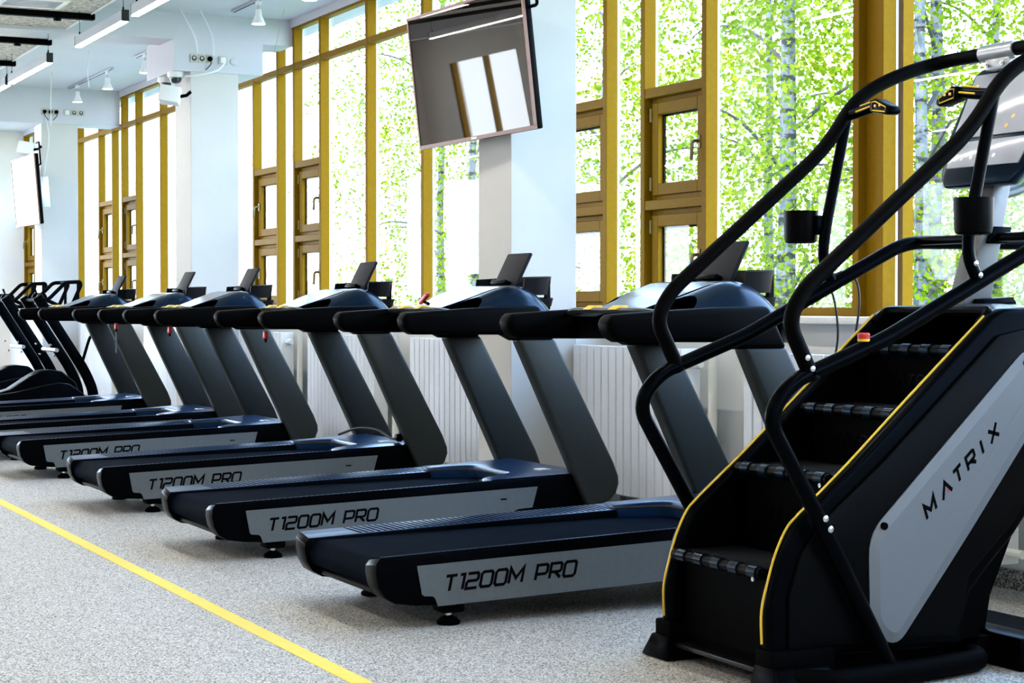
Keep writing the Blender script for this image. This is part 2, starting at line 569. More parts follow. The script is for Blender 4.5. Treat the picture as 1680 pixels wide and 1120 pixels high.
# beams across the ceiling with deeper boxes at the columns
struct(MB().box(-16.55, -16.084, YOPP, 5.62, 3.555, CEIL).build('beam', 'ceiling_paint', smooth=0), 'ceiling beam over the middle column')
struct(MB().box(-17.0, -16.082, 4.51, 5.328, 3.278, 3.6).build('beam', 'ceiling_paint', smooth=0), 'deep white box on top of the middle column')
struct(MB().box(-22.8, -22.357, YOPP, 5.60, 3.37, CEIL).build('beam', 'ceiling_paint', smooth=0), 'deep ceiling beam over the far column')
struct(MB().box(-10.04, -9.596, YOPP, 5.62, 3.40, CEIL).build('beam', 'ceiling_paint', smooth=0), 'ceiling beam over the nearest column')
struct(MB().box(-3.5, -3.0, YOPP, 5.62, 3.45, CEIL).build('beam', 'ceiling_paint', smooth=0))
struct(MB().box(X0, X1, 5.59, 5.9, 3.72, CEIL + .1).build('trim_4', 'ceiling_paint', smooth=0))

# acoustic slab, in panels, with black rails and a vent
slab = shell('ceiling_panel', label='suspended cream wood wool acoustic ceiling with black rails')
rails_x = [-15.2 + 1.63 * k for k in range(-8, 12)]
for i in range(len(rails_x) - 1):
    a, b = rails_x[i], rails_x[i + 1]
    for y0, y1 in ((-6.8, -3.4), (-3.39, 0.1), (0.11, 3.56)):
        MB().box(a + .004, b - .004, y0, y1, 3.585, 3.63).build('panel', 'wood_wool', slab, smooth=0)
MB().box(rails_x[0], rails_x[-1], 3.561, 3.575, 3.575, 3.65).build('edge_strip', 'white_paint', slab, smooth=0)
for x in rails_x:
    MB().box(x - .035, x + .035, -6.8, 3.60, 3.535, 3.583).build('rail', 'black_matte', slab, bevel=.004, seg=1)
for x in rails_x:
    for y in (2.65, 3.3):
        MB().lathe([(.0, 3.508), (.03, 3.512), (.034, 3.534)], (x, y, 0), 10).build('rail_clamp', 'black_satin', slab)
vent = thing('ceiling_vent', 'square white air vent with dark slats set into the wood wool ceiling', 'vent', (-14.75, 3.02, 3.575))
for a, b, c, d in ((-.22, .22, -.26, -.22), (-.22, .22, .20, .24), (-.22, -.18, -.22, .20), (.18, .22, -.22, .20)):
    MB().box(a, b, c, d, -.012, .012).build('frame', 'white_paint', vent, bevel=.003, seg=1)
MB().box(-.18, .18, -.22, .20, .004, .010).build('backing', 'black_matte', vent, smooth=0)
for k in range(9):
    MB().box(-.175 + .04 * k, -.172 + .04 * k + .010, -.22, .20, -.010, .003).build('slat', 'alu', vent, smooth=0)

# ================================================================== WINDOWS
def vbar(par, x, z0, z1, w=.05, d=.08, m='gold_alu', cap=False):
    o = MB().box(x, x + w, YM, YM + d, z0, z1).build('mullion', m, par, bevel=.003, seg=1)
    MB().box(x + .006, x + w - .002, YM + d, YM + d + .014, z0, z1).build('bead', 'bead_white', o, smooth=0)
    if cap:
        MB().box(x - .002, x + w + .02, YG + .012, YG + .075, z0, z1).build('outer_cap', 'gold_alu', o, smooth=0)
def hbar(par, xa, xb, z0, z1, d=.07, m='gold_alu', y=YM + .004):
    return MB().box(xa, xb, y, y + d, z0, z1).build('transom', m, par, bevel=.003, seg=1)
def pane(par, xa, xb, z0, z1, y=YG):
    return MB().box(xa, xb, y, y + .008, z0, z1).build('pane', 'pane_glass', par, smooth=0)
def casement(par, xa, xb, z0, z1, side):
    """opening sash set back behind the mullions, handle on one side"""
    y0, y1 = YM + .035, YM + .105
    fw_ = .045
    fr = MB()
    fr.box(xa, xa + fw_, y0 + .02, y1, z0, z1).box(xb - fw_, xb, y0 + .02, y1, z0, z1)
    fr.box(xa + fw_, xb - fw_, y0 + .02, y1, z0, z0 + fw_).box(xa + fw_, xb - fw_, y0 + .02, y1, z1 - fw_, z1)
    fr.build('casement_frame', 'gold_alu', par, bevel=.003, seg=1)
    a, b, c, d = xa + .03, xb - .03, z0 + .03, z1 - .03
    t = .07
    s = MB()
    s.box(a, a + t, y0, y0 + .055, c, d).box(b - t, b, y0, y0 + .055, c, d)
    s.box(a + t, b - t, y0, y0 + .055, c, c + t).box(a + t, b - t, y0, y0 + .055, d - t, d)
    so = s.build('sash', 'gold_alu', par, bevel=.004, seg=1)
    MB().box(a + t - .004, b - t + .004, y0 + .025, y0 + .033, c + t - .004, d - t + .004).build('pane', 'pane_glass', so, smooth=0)
    g = MB()
    u = .012
    g.box(a + t, a + t + u, y0 + .034, y0 + .05, c + t, d - t).box(b - t - u, b - t, y0 + .034, y0 + .05, c + t, d - t)
    g.box(a + t, b - t, y0 + .034, y0 + .05, d - t - u, d - t)
    g.build('gasket', 'black_matte', so, smooth=0)
    hx = b - t * .5 if side > 0 else a + t * .5
    hz = (z0 + z1) / 2
    h = MB().box(hx - .014, hx + .014, y0 - .012, y0, hz - .03, hz + .045)
    h.tube(fillet([(hx, y0 - .006, hz + .01), (hx, y0 - .055, hz + .01), (hx, y0 - .06, hz - .10)], .03), .011, 8)
    h.build('handle', 'hinge_dark', so, bevel=.002, seg=1)
    for zz in (z0 + .10, z1 - .10):
        hh = a - .004 if side > 0 else b + .004
        MB().lathe([(.009, -.04), (.009, .04)], (hh, y0 - .004, zz), 8).build('hinge', 'hinge_dark', so)
TOPZ = 3.74
SILZ = 1.157
def bay(par, cells, top=3.37, cap0=False):
    """cells: list of (x_left, kind); kind fixes what is right of that mullion up to the next"""
    for i in range(len(cells) - 1):
        x, k = cells[i]
        xn = cells[i + 1][0]
        vbar(par, x, SILZ, TOPZ, cap=(cap0 and i == 0))
        xa, xb = x + .05, xn
        hbar(par, xa, xb, top - .028, top + .028)
        hbar(par, xa, xb, SILZ, SILZ + .045)
        hbar(par, xa, xb, TOPZ - .04, TOPZ)
        pane(par, xa, xb, top + .028, TOPZ)
        if k == 'f':
            pane(par, xa, xb, SILZ + .045, top - .028)
        else:
            hbar(par, xa, xb, 2.447, 2.505)
            hbar(par, xa, xb, 1.780, 1.836)
            pane(par, xa, xb, 2.505, top - .028)
            casement(par, xa, xb, 1.836, 2.447, 1 if k == 'r' else -1)
            casement(par, xa, xb, SILZ + .045, 1.780, 1 if k == 'r' else -1)
wn1 = shell('window_1', label='gold framed windows nearest the stair climber, birches outside')
bay(wn1, [(-10.93, 'l'), (-10.22, 'f'), (-9.75, 'r'), (-9.056, 'f'), (-7.627, 'x')])
wn2 = shell('window_2', label='gold framed windows between the two nearest columns')
bay(wn2, [(-17.229, 'l'), (-16.522, 'f'), (-16.061, 'r'), (-15.37, 'f'), (-14.266, 'f'), (-13.11, 'f'), (-12.02, 'f'), (-10.93, 'x')])
wn3 = shell('window_3', label='gold framed windows between the middle and the far column')
bay(wn3, [(-23.478, 'l'), (-22.784, 'f'), (-22.313, 'r'), (-21.639, 'f'), (-20.566, 'f'), (-19.45, 'f'), (-18.34, 'f'), (-17.229, 'x')])
wn4 = shell('window_4', label='gold framed window beyond the far column')
bay(wn4, [(-28.15, 'l'), (-27.45, 'f'), (-26.95, 'r'), (-25.75, 'f'), (-24.63, 'f'), (-23.478, 'x')])
# the double post and the windows nearest the camera
wn5 = shell('window_5', label='gold double post and wide window behind the stair climber')
vbar(wn5, -7.627, SILZ, TOPZ, .05, .085)
MB().box(-7.577, -7.43, YM + .05, YM + .10, SILZ, TOPZ).build('post_filler', 'gold_alu', wn5, smooth=0)
bay(wn5, [(-7.43, 'f'), (-5.9, 'f'), (-4.7, 'f'), (-3.5, 'l'), (-2.8, 'f'), (-2.3, 'r'), (-1.6, 'f'), (-.4, 'f'), (.9, 'f'), (2.2, 'f'), (3.45, 'x')], cap0=True)
# ================================================================== RADIATORS
def radiator(xa, xb, label, z0=.16, z1=.985, yf=5.05, pipe=True):
    r = thing('radiator', label, 'radiator', ((xa + xb) / 2, yf + .05, 0), 0, 'white panel radiators under the windows')
    L = (xb - xa) / 2
    n = max(2, round((xb - xa - .04) / .082))
    p = (xb - xa - .02) / n
    for k in range(n):
        a = -L + k * p
        MB().box(a + .005, a + p - .005, -.05, -.030, z0, z1).build('fin', 'radiator_white', r, bevel=.004, seg=1)
    MB().box(-L, L - .02, -.030, .062, z0 + .015, z1 - .01).build('core', 'radiator_gap_shade', r, smooth=0)
    ep = MB().box(L - .02, L, -.048, .068, z0, z1).build('end_plate', 'white_paint', r, bevel=.005, seg=2)
    MB().lathe([(.0, L + .0035), (.016, L + .003), (.017, L)], (0, .01, z0 + .6 * (z1 - z0)), 12, 'x').build('badge', 'black_satin', ep)
    if pipe:
        MB().tube([(L, .01, z0 + .05), (L + .09, .01, z0 + .05)], .018, 10).build('connector', 'pipe_white', r)
        v = MB().lathe([(.014, L), (.014, L + .03), (.026, L + .03), (.028, L + .07), (.018, L + .10)], (0, .01, z1 - .08), 12, 'x')
        v.build('valve', 'pipe_white', r)
        MB().tube([(L + .085, .09, .0), (L + .085, .09, 1.05)], .024, 12).build('pipe', 'pipe_white', r)
    for s in (-.7, .7):
        MB().box(s * L - .02, s * L + .02, -.02, .06, 0, z0 + .02).build('foot', 'radiator_white', r, smooth=0)
    return r
radiator(-7.77, -5.9, 'white radiator behind the stair climber')
radiator(-9.575, -8.36, 'white radiator behind the uprights of the second treadmill from the stair climber')
radiator(-12.02, -10.80, 'white radiator behind the third treadmill, touching the nearest column')
radiator(-14.14, -12.71, 'white radiator behind the fourth treadmill from the stair climber')
radiator(-15.95, -14.80, 'white radiator behind the fifth treadmill from the stair climber')
radiator(-19.2, -17.6, 'white radiator behind the sixth treadmill from the stair climber')
radiator(-22.1, -20.6, 'white radiator behind the black incline trainers')

# ================================================================== TREADMILLS
INC = .034
def zd(y, z):
    return z + INC * y
def make_treadmill(label):
    t = thing('treadmill', label, 'treadmill', (0, 0, 0), 0, 'treadmills in a row facing the windows')
    # deck side rails with rounded rear caps, tops falling towards the belt
    for s in (1, -1):
        prof = [(.012, .276), (-.004, .255), (-.006, .215), (.004, .165), (.028, .125), (.07, .098), (.15, .083), (.27, .072),
                (.6, .076), (1.3, .076), (2.03, .06), (2.07, .14), (2.02, .272), (1.5, .276)]
        outer = [(y, zd(y, z)) for y, z in prof]
        n = len(prof)
        vs = [(s * .45, y, z) for y, z in outer]
        vs += [(s * .335, y, z - (.018 if z > .25 else 0)) for y, z in outer]
        fs = [tuple(range(n)), tuple(range(n, 2 * n))[::-1]] + [(i, (i + 1) % n, n + (i + 1) % n, n + i) for i in range(n)]
        sr = MB().add(vs, fs).build('side_rail', 'black_satin', t, bevel=.004, seg=2, smooth=40)
        tp = []
        for y in [.012 + k * .06 for k in range(31)]:
            zz = zd(y, .2765)
            tp.append([(s * .446, y, zz), (s * .443, y, zz + .001), (s * .338, y, zz - .0165), (s * .338, y, zz - .019)])
        MB().grid(tp).build('rail_cap', 'sky_blue_top', sr, smooth=40)  # separate top strip that carries the painted blue reflection
        rid = MB()
        for k in range(44):
            y = .20 + k * .0275
            zz = zd(y, .2768)
            q = [(.440, y), (.348, y + .045), (.348, y + .052), (.440, y + .007)]
            f = lambda x: zz - (0.45 - x) / .115 * .018
            vs = [(s * x, yy, f(x) + INC * (yy - y) + d) for d in (-.002, .0022) for x, yy in q]
            rid.add(vs, [(0, 1, 2, 3), (4, 5, 6, 7), (0, 1, 5, 4), (1, 2, 6, 5), (2, 3, 7, 6), (3, 0, 4, 7)])
        ro = rid.build('tread_ridges', 'black_matte', sr, smooth=0)
        ro['kind'] = 'stuff'
        # side panel with lettering
        pl = [(.158, .232), (.178, .124), (.188, .116), (.222, .112), (.232, .104), (.244, .072), (1.25, .070), (1.56, .078),
              (1.575, .112), (1.60, .122), (1.68, .124), (1.71, .228)]
        pp = MB().prism([(y, zd(y, z)) for y, z in pl], s * .449, s * .4535).build('side_panel', 'panel_grey', t, smooth=0)
        hgt, kw = .056, dict(sw=.205, gap=.25, shear=.22, depth=.0008, wide=1.04)
        for wd, y in (('T1200M', .266 if s > 0 else .86), ('PRO', .652 if s > 0 else .47)):
            mb = MB()
            for ch in wd:
                lettering(mb, ch, (s * .4537, y, zd(y, .126) + .012 * (y - .268)), (0, s, s * (INC + .012)), (0, 0, 1), (s, 0, 0), hgt, **kw)
                y += s * (GLYPH[ch][0] * 1.04 + .25) * hgt
            mb.build('lettering', 'letter_black', pp, smooth=0)
        MB().box(s * .4538 - .0006, s * .4538 + .0006, 1.50, 1.535, zd(1.5, .175), zd(1.5, .183)).build('decal', 'letter_black', pp, smooth=0)
        # recess in the rear cap
        MB().lathe([(.011, -.0005), (.011, .002)], (s * .449, .055, .185), 10, 'x').build('cap_screw', 'black_matte', t)
        # feet
        for y in (.312, 1.75):
            f = MB().lathe([(.044, 0), (.046, .012), (.030, .026), (.014, .034)], (s * .395, y, 0), 16).build('foot', 'black_matte', t)
            MB().lathe([(.011, .033), (.011, .088)], (s * .395, y, 0), 8).build('bolt', 'steel', f)
            MB().box(s * .395 - .05, s * .395 + .05, y - .05, y + .05, .048, .09 + INC * y).build('foot_bracket', 'black_matte', f, bevel=.012, seg=2)
        # uprights
        up = [(1.575, 1.045), (1.79, 1.045), (2.135, .40), (2.165, .325), (2.168, .285), (2.15, .235), (2.11, .195), (2.06, .178), (1.985, .178)]
        MB().prism(up, s * .402, s * .497).build('upright', 'upright_paint', t, bevel=.022, seg=3, smooth=50)
        # handrails
        hr = [(.975, 1.177), (.955, 1.165), (.948, 1.140), (.955, 1.110), (.975, 1.083), (1.005, 1.068), (1.50, 1.064), (1.56, 1.034), (1.79, 1.034), (1.70, 1.21), (1.45, 1.205)]
        MB().prism(hr, s * .398, s * .503).build('handrail', 'rail_foam', t, bevel=.024, seg=3, smooth=50)
    # belt: flat top, round rear roller
    bl = [(1.75, .22)] + [(.07 + .055 * math.sin(a) * -1, .195 + .055 * math.cos(a)) for a in [math.pi * k / 10 for k in range(11)]] + [(1.75, .13)]
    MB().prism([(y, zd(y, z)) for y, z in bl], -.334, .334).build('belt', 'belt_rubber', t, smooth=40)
    MB().box(-.33, .33, .12, 2.0, .10, .16).build('frame', 'black_matte', t, smooth=0)
    MB().tube([(-.34, .075, .125), (.34, .075, .125)], .017, 10).build('rear_bar', 'black_satin', t)
    MB().tube([(-.34, .045, .160), (.34, .045, .160)], .008, 8).build('rear_bar', 'black_satin', t)
    # motor cover with a rounded notch over the belt
    rows = []
    nx = 36
    for i in range(nx + 1):
        x = -.45 + .9 * i / nx
        a = abs(x)
        if a < .20:
            yr = 1.66
        elif a < .33:
            yr = 1.66 - .22 * ((a - .20) / .13) ** 2.2
        else:
            yr = 1.44
        zt = lambda y: zd(y, .281) + .012 * min(1, max(0, (y - 1.44) / .3)) * (1 - min(1, max(0, (a - .36) / .09)) ** 2)
        col = [(x, yr + .012, zd(yr, .215)), (x, yr, zd(yr, .262)), (x, yr + .006, zt(yr) - .003), (x, yr + .02, zt(yr + .02))]
        for k in range(1, 6):
            y = yr + .02 + (1.96 - yr - .02) * k / 5
            col.append((x, y, zt(y)))
        col += [(x, 2.03, zd(2.03, .262)), (x, 2.06, zd(2.06, .20)), (x, 2.06, .12)]
        rows.append(col)
    MB().grid(rows).build('motor_cover', 'sky_blue_top', t, smooth=40)
    lip = []
    for i in range(nx + 1):
        x = -.33 + .66 * i / nx
        a = abs(x)
        yr = 1.66 if a < .20 else 1.66 - .22 * ((a - .20) / .13) ** 2.2
        lip.append((x, yr - .002, zd(yr, .268)))
    MB().tube(lip, .0035, 6).build('cover_lip', 'copper_edge', t)
    MB().box(.23, .31, 1.80, 1.86, zd(1.8, .292), zd(1.86, .2955)).build('warning_label', 'icon_white', t, smooth=0)
    # console hood
    prof = [(1.25, 1.195), (1.30, 1.215), (1.40, 1.253), (1.50, 1.295), (1.585, 1.328), (1.64, 1.340), (1.69, 1.336), (1.74, 1.318), (1.79, 1.280), (1.83, 1.232), (1.86, 1.180), (1.875, 1.12), (1.87, 1.06)]
    def pz(y):
        for (a, b), (c, d) in zip(prof, prof[1:]):
            if y <= c:
                return b + (d - b) * (y - a) / (c - a)
        return prof[-1][1]
    rows = []
    N = 44
    for i in range(N + 1):
        x = -.465 + .93 * i / N
        a = abs(x)
        e = 1.0 if a < .27 else 1.0 - .62 * ((a - .27) / .195) ** 2.0
        yr = 1.25
        if .19 < a < .455:
            yr = 1.25 + .20 * math.sin(math.pi * (a - .19) / .265) ** .6
        fy = 1.875 - .05 * max(0, (a - .2) / .265) ** 2
        col = []
        for k in range(19):
            u = k / 18
            y = yr + (fy - yr) * u
            yy = 1.25 + (1.875 - 1.25) * ((y - 1.25) / (fy - 1.25))
            z = pz(yy) if k < 18 else 1.06
            col.append((x, y, 1.10 + (z - 1.10) * e * .90 if z > 1.10 else z))
        rows.append(col)
    hood = MB().grid(rows).build('console_hood', 'hood_plastic', t, smooth=60, solid=.006)
    # cavity trays seen under the arches
    MB().box(-.44, .44, 1.30, 1.80, 1.07, 1.17).build('console_base', 'black_matte', t, bevel=.01)
    for s in (-1, 1):
        MB().prism([(1.27, 1.165), (1.58, 1.165), (1.58, 1.20), (1.40, 1.20)], s * .20, s * .43).build('cup_tray', 'black_matte', t, smooth=0)
    # glossy control face
    rows = []
    for i in range(13):
        x = -.20 + .40 * i / 12
        rows.append([(x * (1.0 + .32 * k / 8), 1.285 + .30 * k / 8, 1.10 + (pz(1.285 + .30 * k / 8) - 1.10) * .90 + .004) for k in range(9)])
    MB().grid(rows).build('control_face', 'screen_gloss', t, smooth=60)
    # grey bar with yellow tabs
    bar = MB().tube(fillet([(-.40, 1.26, 1.178), (-.30, 1.215, 1.192), (.30, 1.215, 1.192), (.40, 1.26, 1.178)], .05), .012, 8, r2=.022).build('console_bar', 'upright_paint', t)
    for x in (-.13, .09):
        MB().prism([(1.185, 1.195), (1.215, 1.213), (1.25, 1.213), (1.25, 1.198)], x - .035, x + .035).build('start_tab', 'tab_yellow', bar, bevel=.004)
    # tablet rest
    tb = MB().box(-.14, .14, -.009, .009, 0, .198)
    M = Matrix.Translation((0, 1.745, 1.312)) @ Matrix.Rotation(R(-27), 4, 'X')
    tb.xform(M)
    tr = tb.build('tablet_rest', 'tablet_grey', t, bevel=.0085, seg=3, smooth=50)
    MB().box(-.11, .07, -.045, 0, -.004, .022).xform(M).build('rest_ledge', 'black_satin', tr, bevel=.006)
    # bottle holder band behind the hood
    for z0, z1, dy in ((1.262, 1.352, 0), (1.20, 1.238, .012)):
        pts = [(-.30, 1.70, 0), (-.29, 1.80, 0), (-.22, 1.895 + dy, 0), (0, 1.925 + dy, 0), (.22, 1.895 + dy, 0), (.29, 1.80, 0), (.30, 1.70, 0)]
        pts = curve(pts, 4)
        rows = [[(p.x, p.y, z0 + .03 * (p.y - 1.7)), (p.x, p.y + .012, z1 + .06 * (p.y - 1.7))] for p in pts]
        MB().grid(rows).build('bottle_band', 'black_plastic', t, solid=.009, smooth=40)
    for x in (-.24, .24):
        MB().box(x - .012, x + .012, 1.86, 1.885, 1.19, 1.34).build('band_support', 'black_plastic', t, smooth=0)
    return t

TX = [-6.857, -8.935, -11.129, -13.49, -15.19, -17.47]
TLAB = ['black and grey treadmill directly beside the stair climber',
        'black and grey treadmill, second from the stair climber, red clip lying on its console',
        'black and grey treadmill, third from the stair climber, cable end lying on its motor cover',
        'black and grey treadmill, fourth from the stair climber, red key hanging under its handrail',
        'black and grey treadmill, fifth from the stair climber, red key on a long loop cord',
        'black and grey treadmill, sixth from the stair climber, next to the black incline trainers']
TY = 2.562
proto = make_treadmill(TLAB[0])
proto.location = (TX[0], TY, 0)
for x, lab in zip(TX[1:], TLAB[1:]):
    c = copy_tree(proto)
    c.location = (x, TY, 0)
    c['label'] = lab

# safety keys
def key(loc, label, cord=.0, cord_loop=False, rz=0):
    k = thing('safety_key', label, 'safety key', loc, rz, 'red safety keys of the treadmills')
    MB().prism([(-.012, .0), (.012, .0), (.022, -.04), (.012, -.052), (.0, -.035), (-.012, -.055), (-.024, -.045)], -.012, .012, 'y').build('clip', 'red_plastic', k, bevel=.003)
    MB().lathe([(.0, -.075), (.009, -.07), (.009, -.05)], (.004, 0, 0), 8).build('spring', 'black_satin', k)
    if cord:
        if cord_loop:
            pts = curve([(0, .0, -.05), (-.012, 0, -.12), (-.022, 0, -.20), (0, 0, -.245), (.024, 0, -.20), (.012, 0, -.12), (.004, 0, -.05)], 5)
        else:
            pts = curve([(0, 0, .005), (.004, .002, cord * .5), (0, .0, cord)], 4)
        MB().tube(pts, .0035, 6).build('cord', 'cable_black', k)
    return k
key((-11.129 - .30, 3.80, 1.045), 'red safety key hanging under the console of the third treadmill', .12)
key((-13.49 - .20, 3.80, 1.05), 'red safety key hanging under the rail of the fourth treadmill', .12)
key((-15.19 - .25, 3.83, 1.06), 'red safety key with long cord loop under the fifth treadmill', .2, True)
kk = thing('safety_key', 'dark red clip lying on the console bar of the second treadmill', 'safety key', (-8.80, 3.78, 1.215), 0, 'red safety keys of the treadmills')
MB().prism([(-.05, .0), (.05, .045), (.055, .06), (.035, .062), (-.06, .022)], -.01, .01, 'y').build('clip', 'red_plastic', kk, bevel=.003)
MB().tube([(-.055, 0, .03), (0, .01, .01), (.05, 0, .005)], .009, 8).build('spring', 'black_satin', kk)
# cable end on the third treadmill
cb = thing('power_cable', 'black cable end with plug lying on the motor cover of the third treadmill', 'cable', (-11.129 + .25, TY + 1.82, .362))
MB().tube(curve([(-.45, -.12, .012), (-.28, -.06, .06), (-.1, .0, .06), (.05, .03, .02), (.12, .05, .012)], 6), .008, 8).build('cord', 'cable_black', cb)
MB().lathe([(.010, -.03), (.024, -.02), (.026, .02), (.012, .035)], (.14, .055, .024), 10, 'x').build('plug', 'black_satin', cb)

# ================================================================== STAIR CLIMBER
sc = thing('stair_climber', 'black stair climber with yellow edge lines and a grey side cover', 'stair climber', (-5.189, 3.288, 0))
trim = [(-.003, .151), (-.004, .257), (.012, .333), (.037, .408), (.076, .483), (.122, .529), (.31, .682), (.553, .892), (.865, 1.156)]
for s in (1, -1):
    side = [(-.030, .10), (-.032, .257), (-.014, .343), (.012, .424), (.052, .502), (.104, .556), (.30, .712), (.845, 1.180), (.90, 1.202), (1.00, 1.208),
            (1.20, 1.195), (1.36, 1.13), (1.40, 1.04), (1.36, .93), (.948, .445), (.82, .325), (.765, .265), (.742, .20), (.735, .09)]
    sp = MB().prism(side, s * .272, s * .335).build('side_panel', 'black_satin', sc, bevel=.020, seg=3, smooth=40, bev_ang=50)
    # raised swelling of the side cover
    sw_ = [(.03, .13), (.03, .30), (.075, .43), (.16, .535), (.40, .72), (.86, 1.115), (1.0, 1.14), (1.28, 1.08), (1.30, .98), (.93, .49), (.74, .32), (.70, .13)]
    MB().prism(sw_, s * .33, s * .352).build('side_swell', 'black_plastic', sp, bevel=.012, seg=2, smooth=40)
    # yellow line along the front edge
    tr = MB()
    P = curve([(s * .30, y - .0355, z + .0) if i < 2 else (s * .30, y - .026, z + .022) for i, (y, z) in enumerate(trim)], 5)
    tr.tube(P, .0042, 6)
    tr.build('yellow_line', 'tab_yellow', sp)
    # lower boot and foot
    MB().box(s * .262, s * .36, -.040, .20, .055, .135).build('boot', 'black_matte', sc, bevel=.008)
    ft = MB()
    a, b = .25, .43
    ft.add([(s * a, -.06, 0), (s * b, -.06, 0), (s * b, .19, 0), (s * a, .19, 0), (s * .262, -.045, .085), (s * .375, -.045, .085), (s * .375, .17, .085), (s * .262, .17, .085)],
           [(0, 1, 2, 3), (4, 5, 6, 7), (0, 1, 5, 4), (1, 2, 6, 5), (2, 3, 7, 6), (3, 0, 4, 7)])
    ft.build('foot', 'black_satin', sc, bevel=.012, seg=2)
    # silver cover
    sv = [(.326, .469), (.352, .528), (.937, 1.034), (.975, 1.064), (1.02, 1.072), (1.08, 1.06), (1.115, 1.02), (1.10, .94), (.988, .783), (.725, .451), (.46, .174), (.432, .160), (.395, .162), (.352, .188), (.341, .225)]
    sv = [(.331, .482), (.975, 1.075), (1.13, 1.09), (1.10, .94), (.988, .783), (.725, .451), (.440, .108), (.338, .178)]
    rad_ = [.07, .06, .07, .1, .1, .1, .085, .06]
    q_ = []
    for i in range(len(sv)):
        a_, b_, c_ = Vector(sv[i - 1]), Vector(sv[i]), Vector(sv[(i + 1) % len(sv)])
        d1_, d2_ = a_ - b_, c_ - b_
        l_ = min(rad_[i], d1_.length * .48, d2_.length * .48)
        p_, r_ = b_ + d1_.normalized() * l_, b_ + d2_.normalized() * l_
        for j in range(6):
            t_ = j / 5
            v_ = (1 - t_) ** 2 * p_ + 2 * t_ * (1 - t_) * b_ + t_ * t_ * r_
            if not q_ or (Vector(q_[-1]) - v_).length > .004:
                q_.append((v_.x, v_.y))
    sv = q_
    lo = [(y, z) for y, z in sv]
    cy, cz = .70, .62
    hi = []
    for i, (y, z) in enumerate(sv):      # inset outline for the raised flat
        a, b, c = Vector(sv[i - 1]), Vector(sv[i]), Vector(sv[(i + 1) % len(sv)])
        d1, d2 = (b - a).normalized(), (c - b).normalized()
        nn = (Vector((d1.y, -d1.x)) + Vector((d2.y, -d2.x))).normalized()
        k = 1 / max(.6, nn.dot(Vector((d1.y, -d1.x))))
        hi.append((b.x + nn.x * .034 * k, b.y + nn.y * .034 * k))
    n = len(sv)
    vs = [(s * .345, *p) for p in lo] + [(s * .356, *p) for p in lo] + [(s * .366, *p) for p in hi]
    fs = [tuple(range(n)), tuple(range(2 * n, 3 * n))]
    for q in (0, n):
        fs += [(q + i, q + (i + 1) % n, q + n + (i + 1) % n, q + n + i) for i in range(n)]
    cov = MB().add(vs, fs).build('side_cover', 'silver_plastic', sc, smooth=6)
    cov['label'] = 'grey side cover with black lettering'
    for y, z in ((.386, .507), (.966, 1.02)):
        MB().lathe([(.012, s * .355), (.012, s * .368)], (0, y, z), 14, 'x').build('cover_bolt', 'black_matte', cov)
    word = 'MATRIX'
    d = Vector((0, .303, .272)).normalized() * (1 if s > 0 else -1)
    up_ = Vector((0, -.272, .303)).normalized()
    st = Vector((s * .3662, .556, .522)) if s > 0 else Vector((s * .3662, .90, .832))
    for ch, adv in zip(word, (0, .086, .158, .226, .308, .352)):
        mb = MB()
        lettering(mb, ch, st + d * adv, d, up_, (s, 0, 0), .040, sw=.27, shear=.42, depth=.0008, wide=1.28)
        mb.build('letter', 'letter_black', cov, smooth=0)
    MB().lathe([(.0045, s * .3662), (.0045, s * .367)], (st + d * .117 + up_ * .010)[:3] if False else (0, *(st + d * .121 + up_ * .010)[1:]), 10, 'x').build('letter_dot', 'red_plastic', cov)
    # inner rear housing down to the floor
    MB().prism([(.70, .06), (.838, .06), (.86, .16), (1.02, .50), (1.38, .98), (1.30, 1.0), (.80, .40)], s * .12, s * .27).build('rear_housing', 'black_matte', sc, smooth=0)
    # lower handrail
    X_ = s * .40
    low = fillet([(X_, .392, .045), (X_, .118, .527), (X_, -.085, .868), (X_, -.005, .975), (X_, .36, 1.108), (X_, .90, 1.372), (X_, 1.06, 1.448), (X_, 1.62, 1.452)], [.02, .16, .14, .05, .2, .16], 7)
    lr = MB().tube(low, .0255, 14).build('lower_handrail', 'black_satin', sc)
    for y, z in ((.132, .517), (.113, .551)):
        MB().lathe([(.0105, 0), (.0105, .004), (.006, .007)], (X_ + s * .024, y, z), 10, 'x').build('rail_bolt', 'steel', lr) if False else MB().lathe([(.011, X_ + s * .022), (.011, X_ + s * .028), (.006, X_ + s * .031)], (0, y, z), 10, 'x').build('rail_bolt', 'steel', lr)
    # post with cup holder
    post = fillet([(X_, .79, 1.895), (X_, .70, 1.50), (X_, .683, 1.375), (X_, .742, 1.275)], [.1, .08], 6)
    po = MB().tube(post, .0205, 12).build('post', 'black_satin', sc)
    for y, z in ((.703, 1.350), (.722, 1.312)):
        MB().lathe([(.0095, X_ + s * .018), (.0095, X_ + s * .0235), (.005, X_ + s * .026)], (0, y, z), 10, 'x').build('rail_bolt', 'steel', po)
    cup = MB().lathe([(.048, .0), (.058, .006), (.061, .02), (.064, .118), (.058, .118), (.055, .02), (.01, .016)], (s * .478, .645, 1.440), 22)
    co = cup.build('cup_holder', 'black_plastic', sc, smooth=40)
    MB().box(s * .40, s * .43, .66, .70, 1.47, 1.54).build('cup_bracket', 'black_satin', co, bevel=.006)
    # heart rate grip with thumb pad
    g = MB().tube(fillet([(X_, .795, 1.905), (s * .33, .797, 1.912), (s * .235, .80, 1.925)], .02), .020, 12).build('hand_grip', 'black_satin', sc)
    MB().tube([(s * .325, .795, 1.9335), (s * .24, .799, 1.946)], .0035, 6).build('yellow_edge', 'tab_yellow', g)
    MB().tube([(s * .325, .776, 1.912), (s * .24, .779, 1.925)], .0035, 6).build('yellow_edge', 'tab_yellow', g)
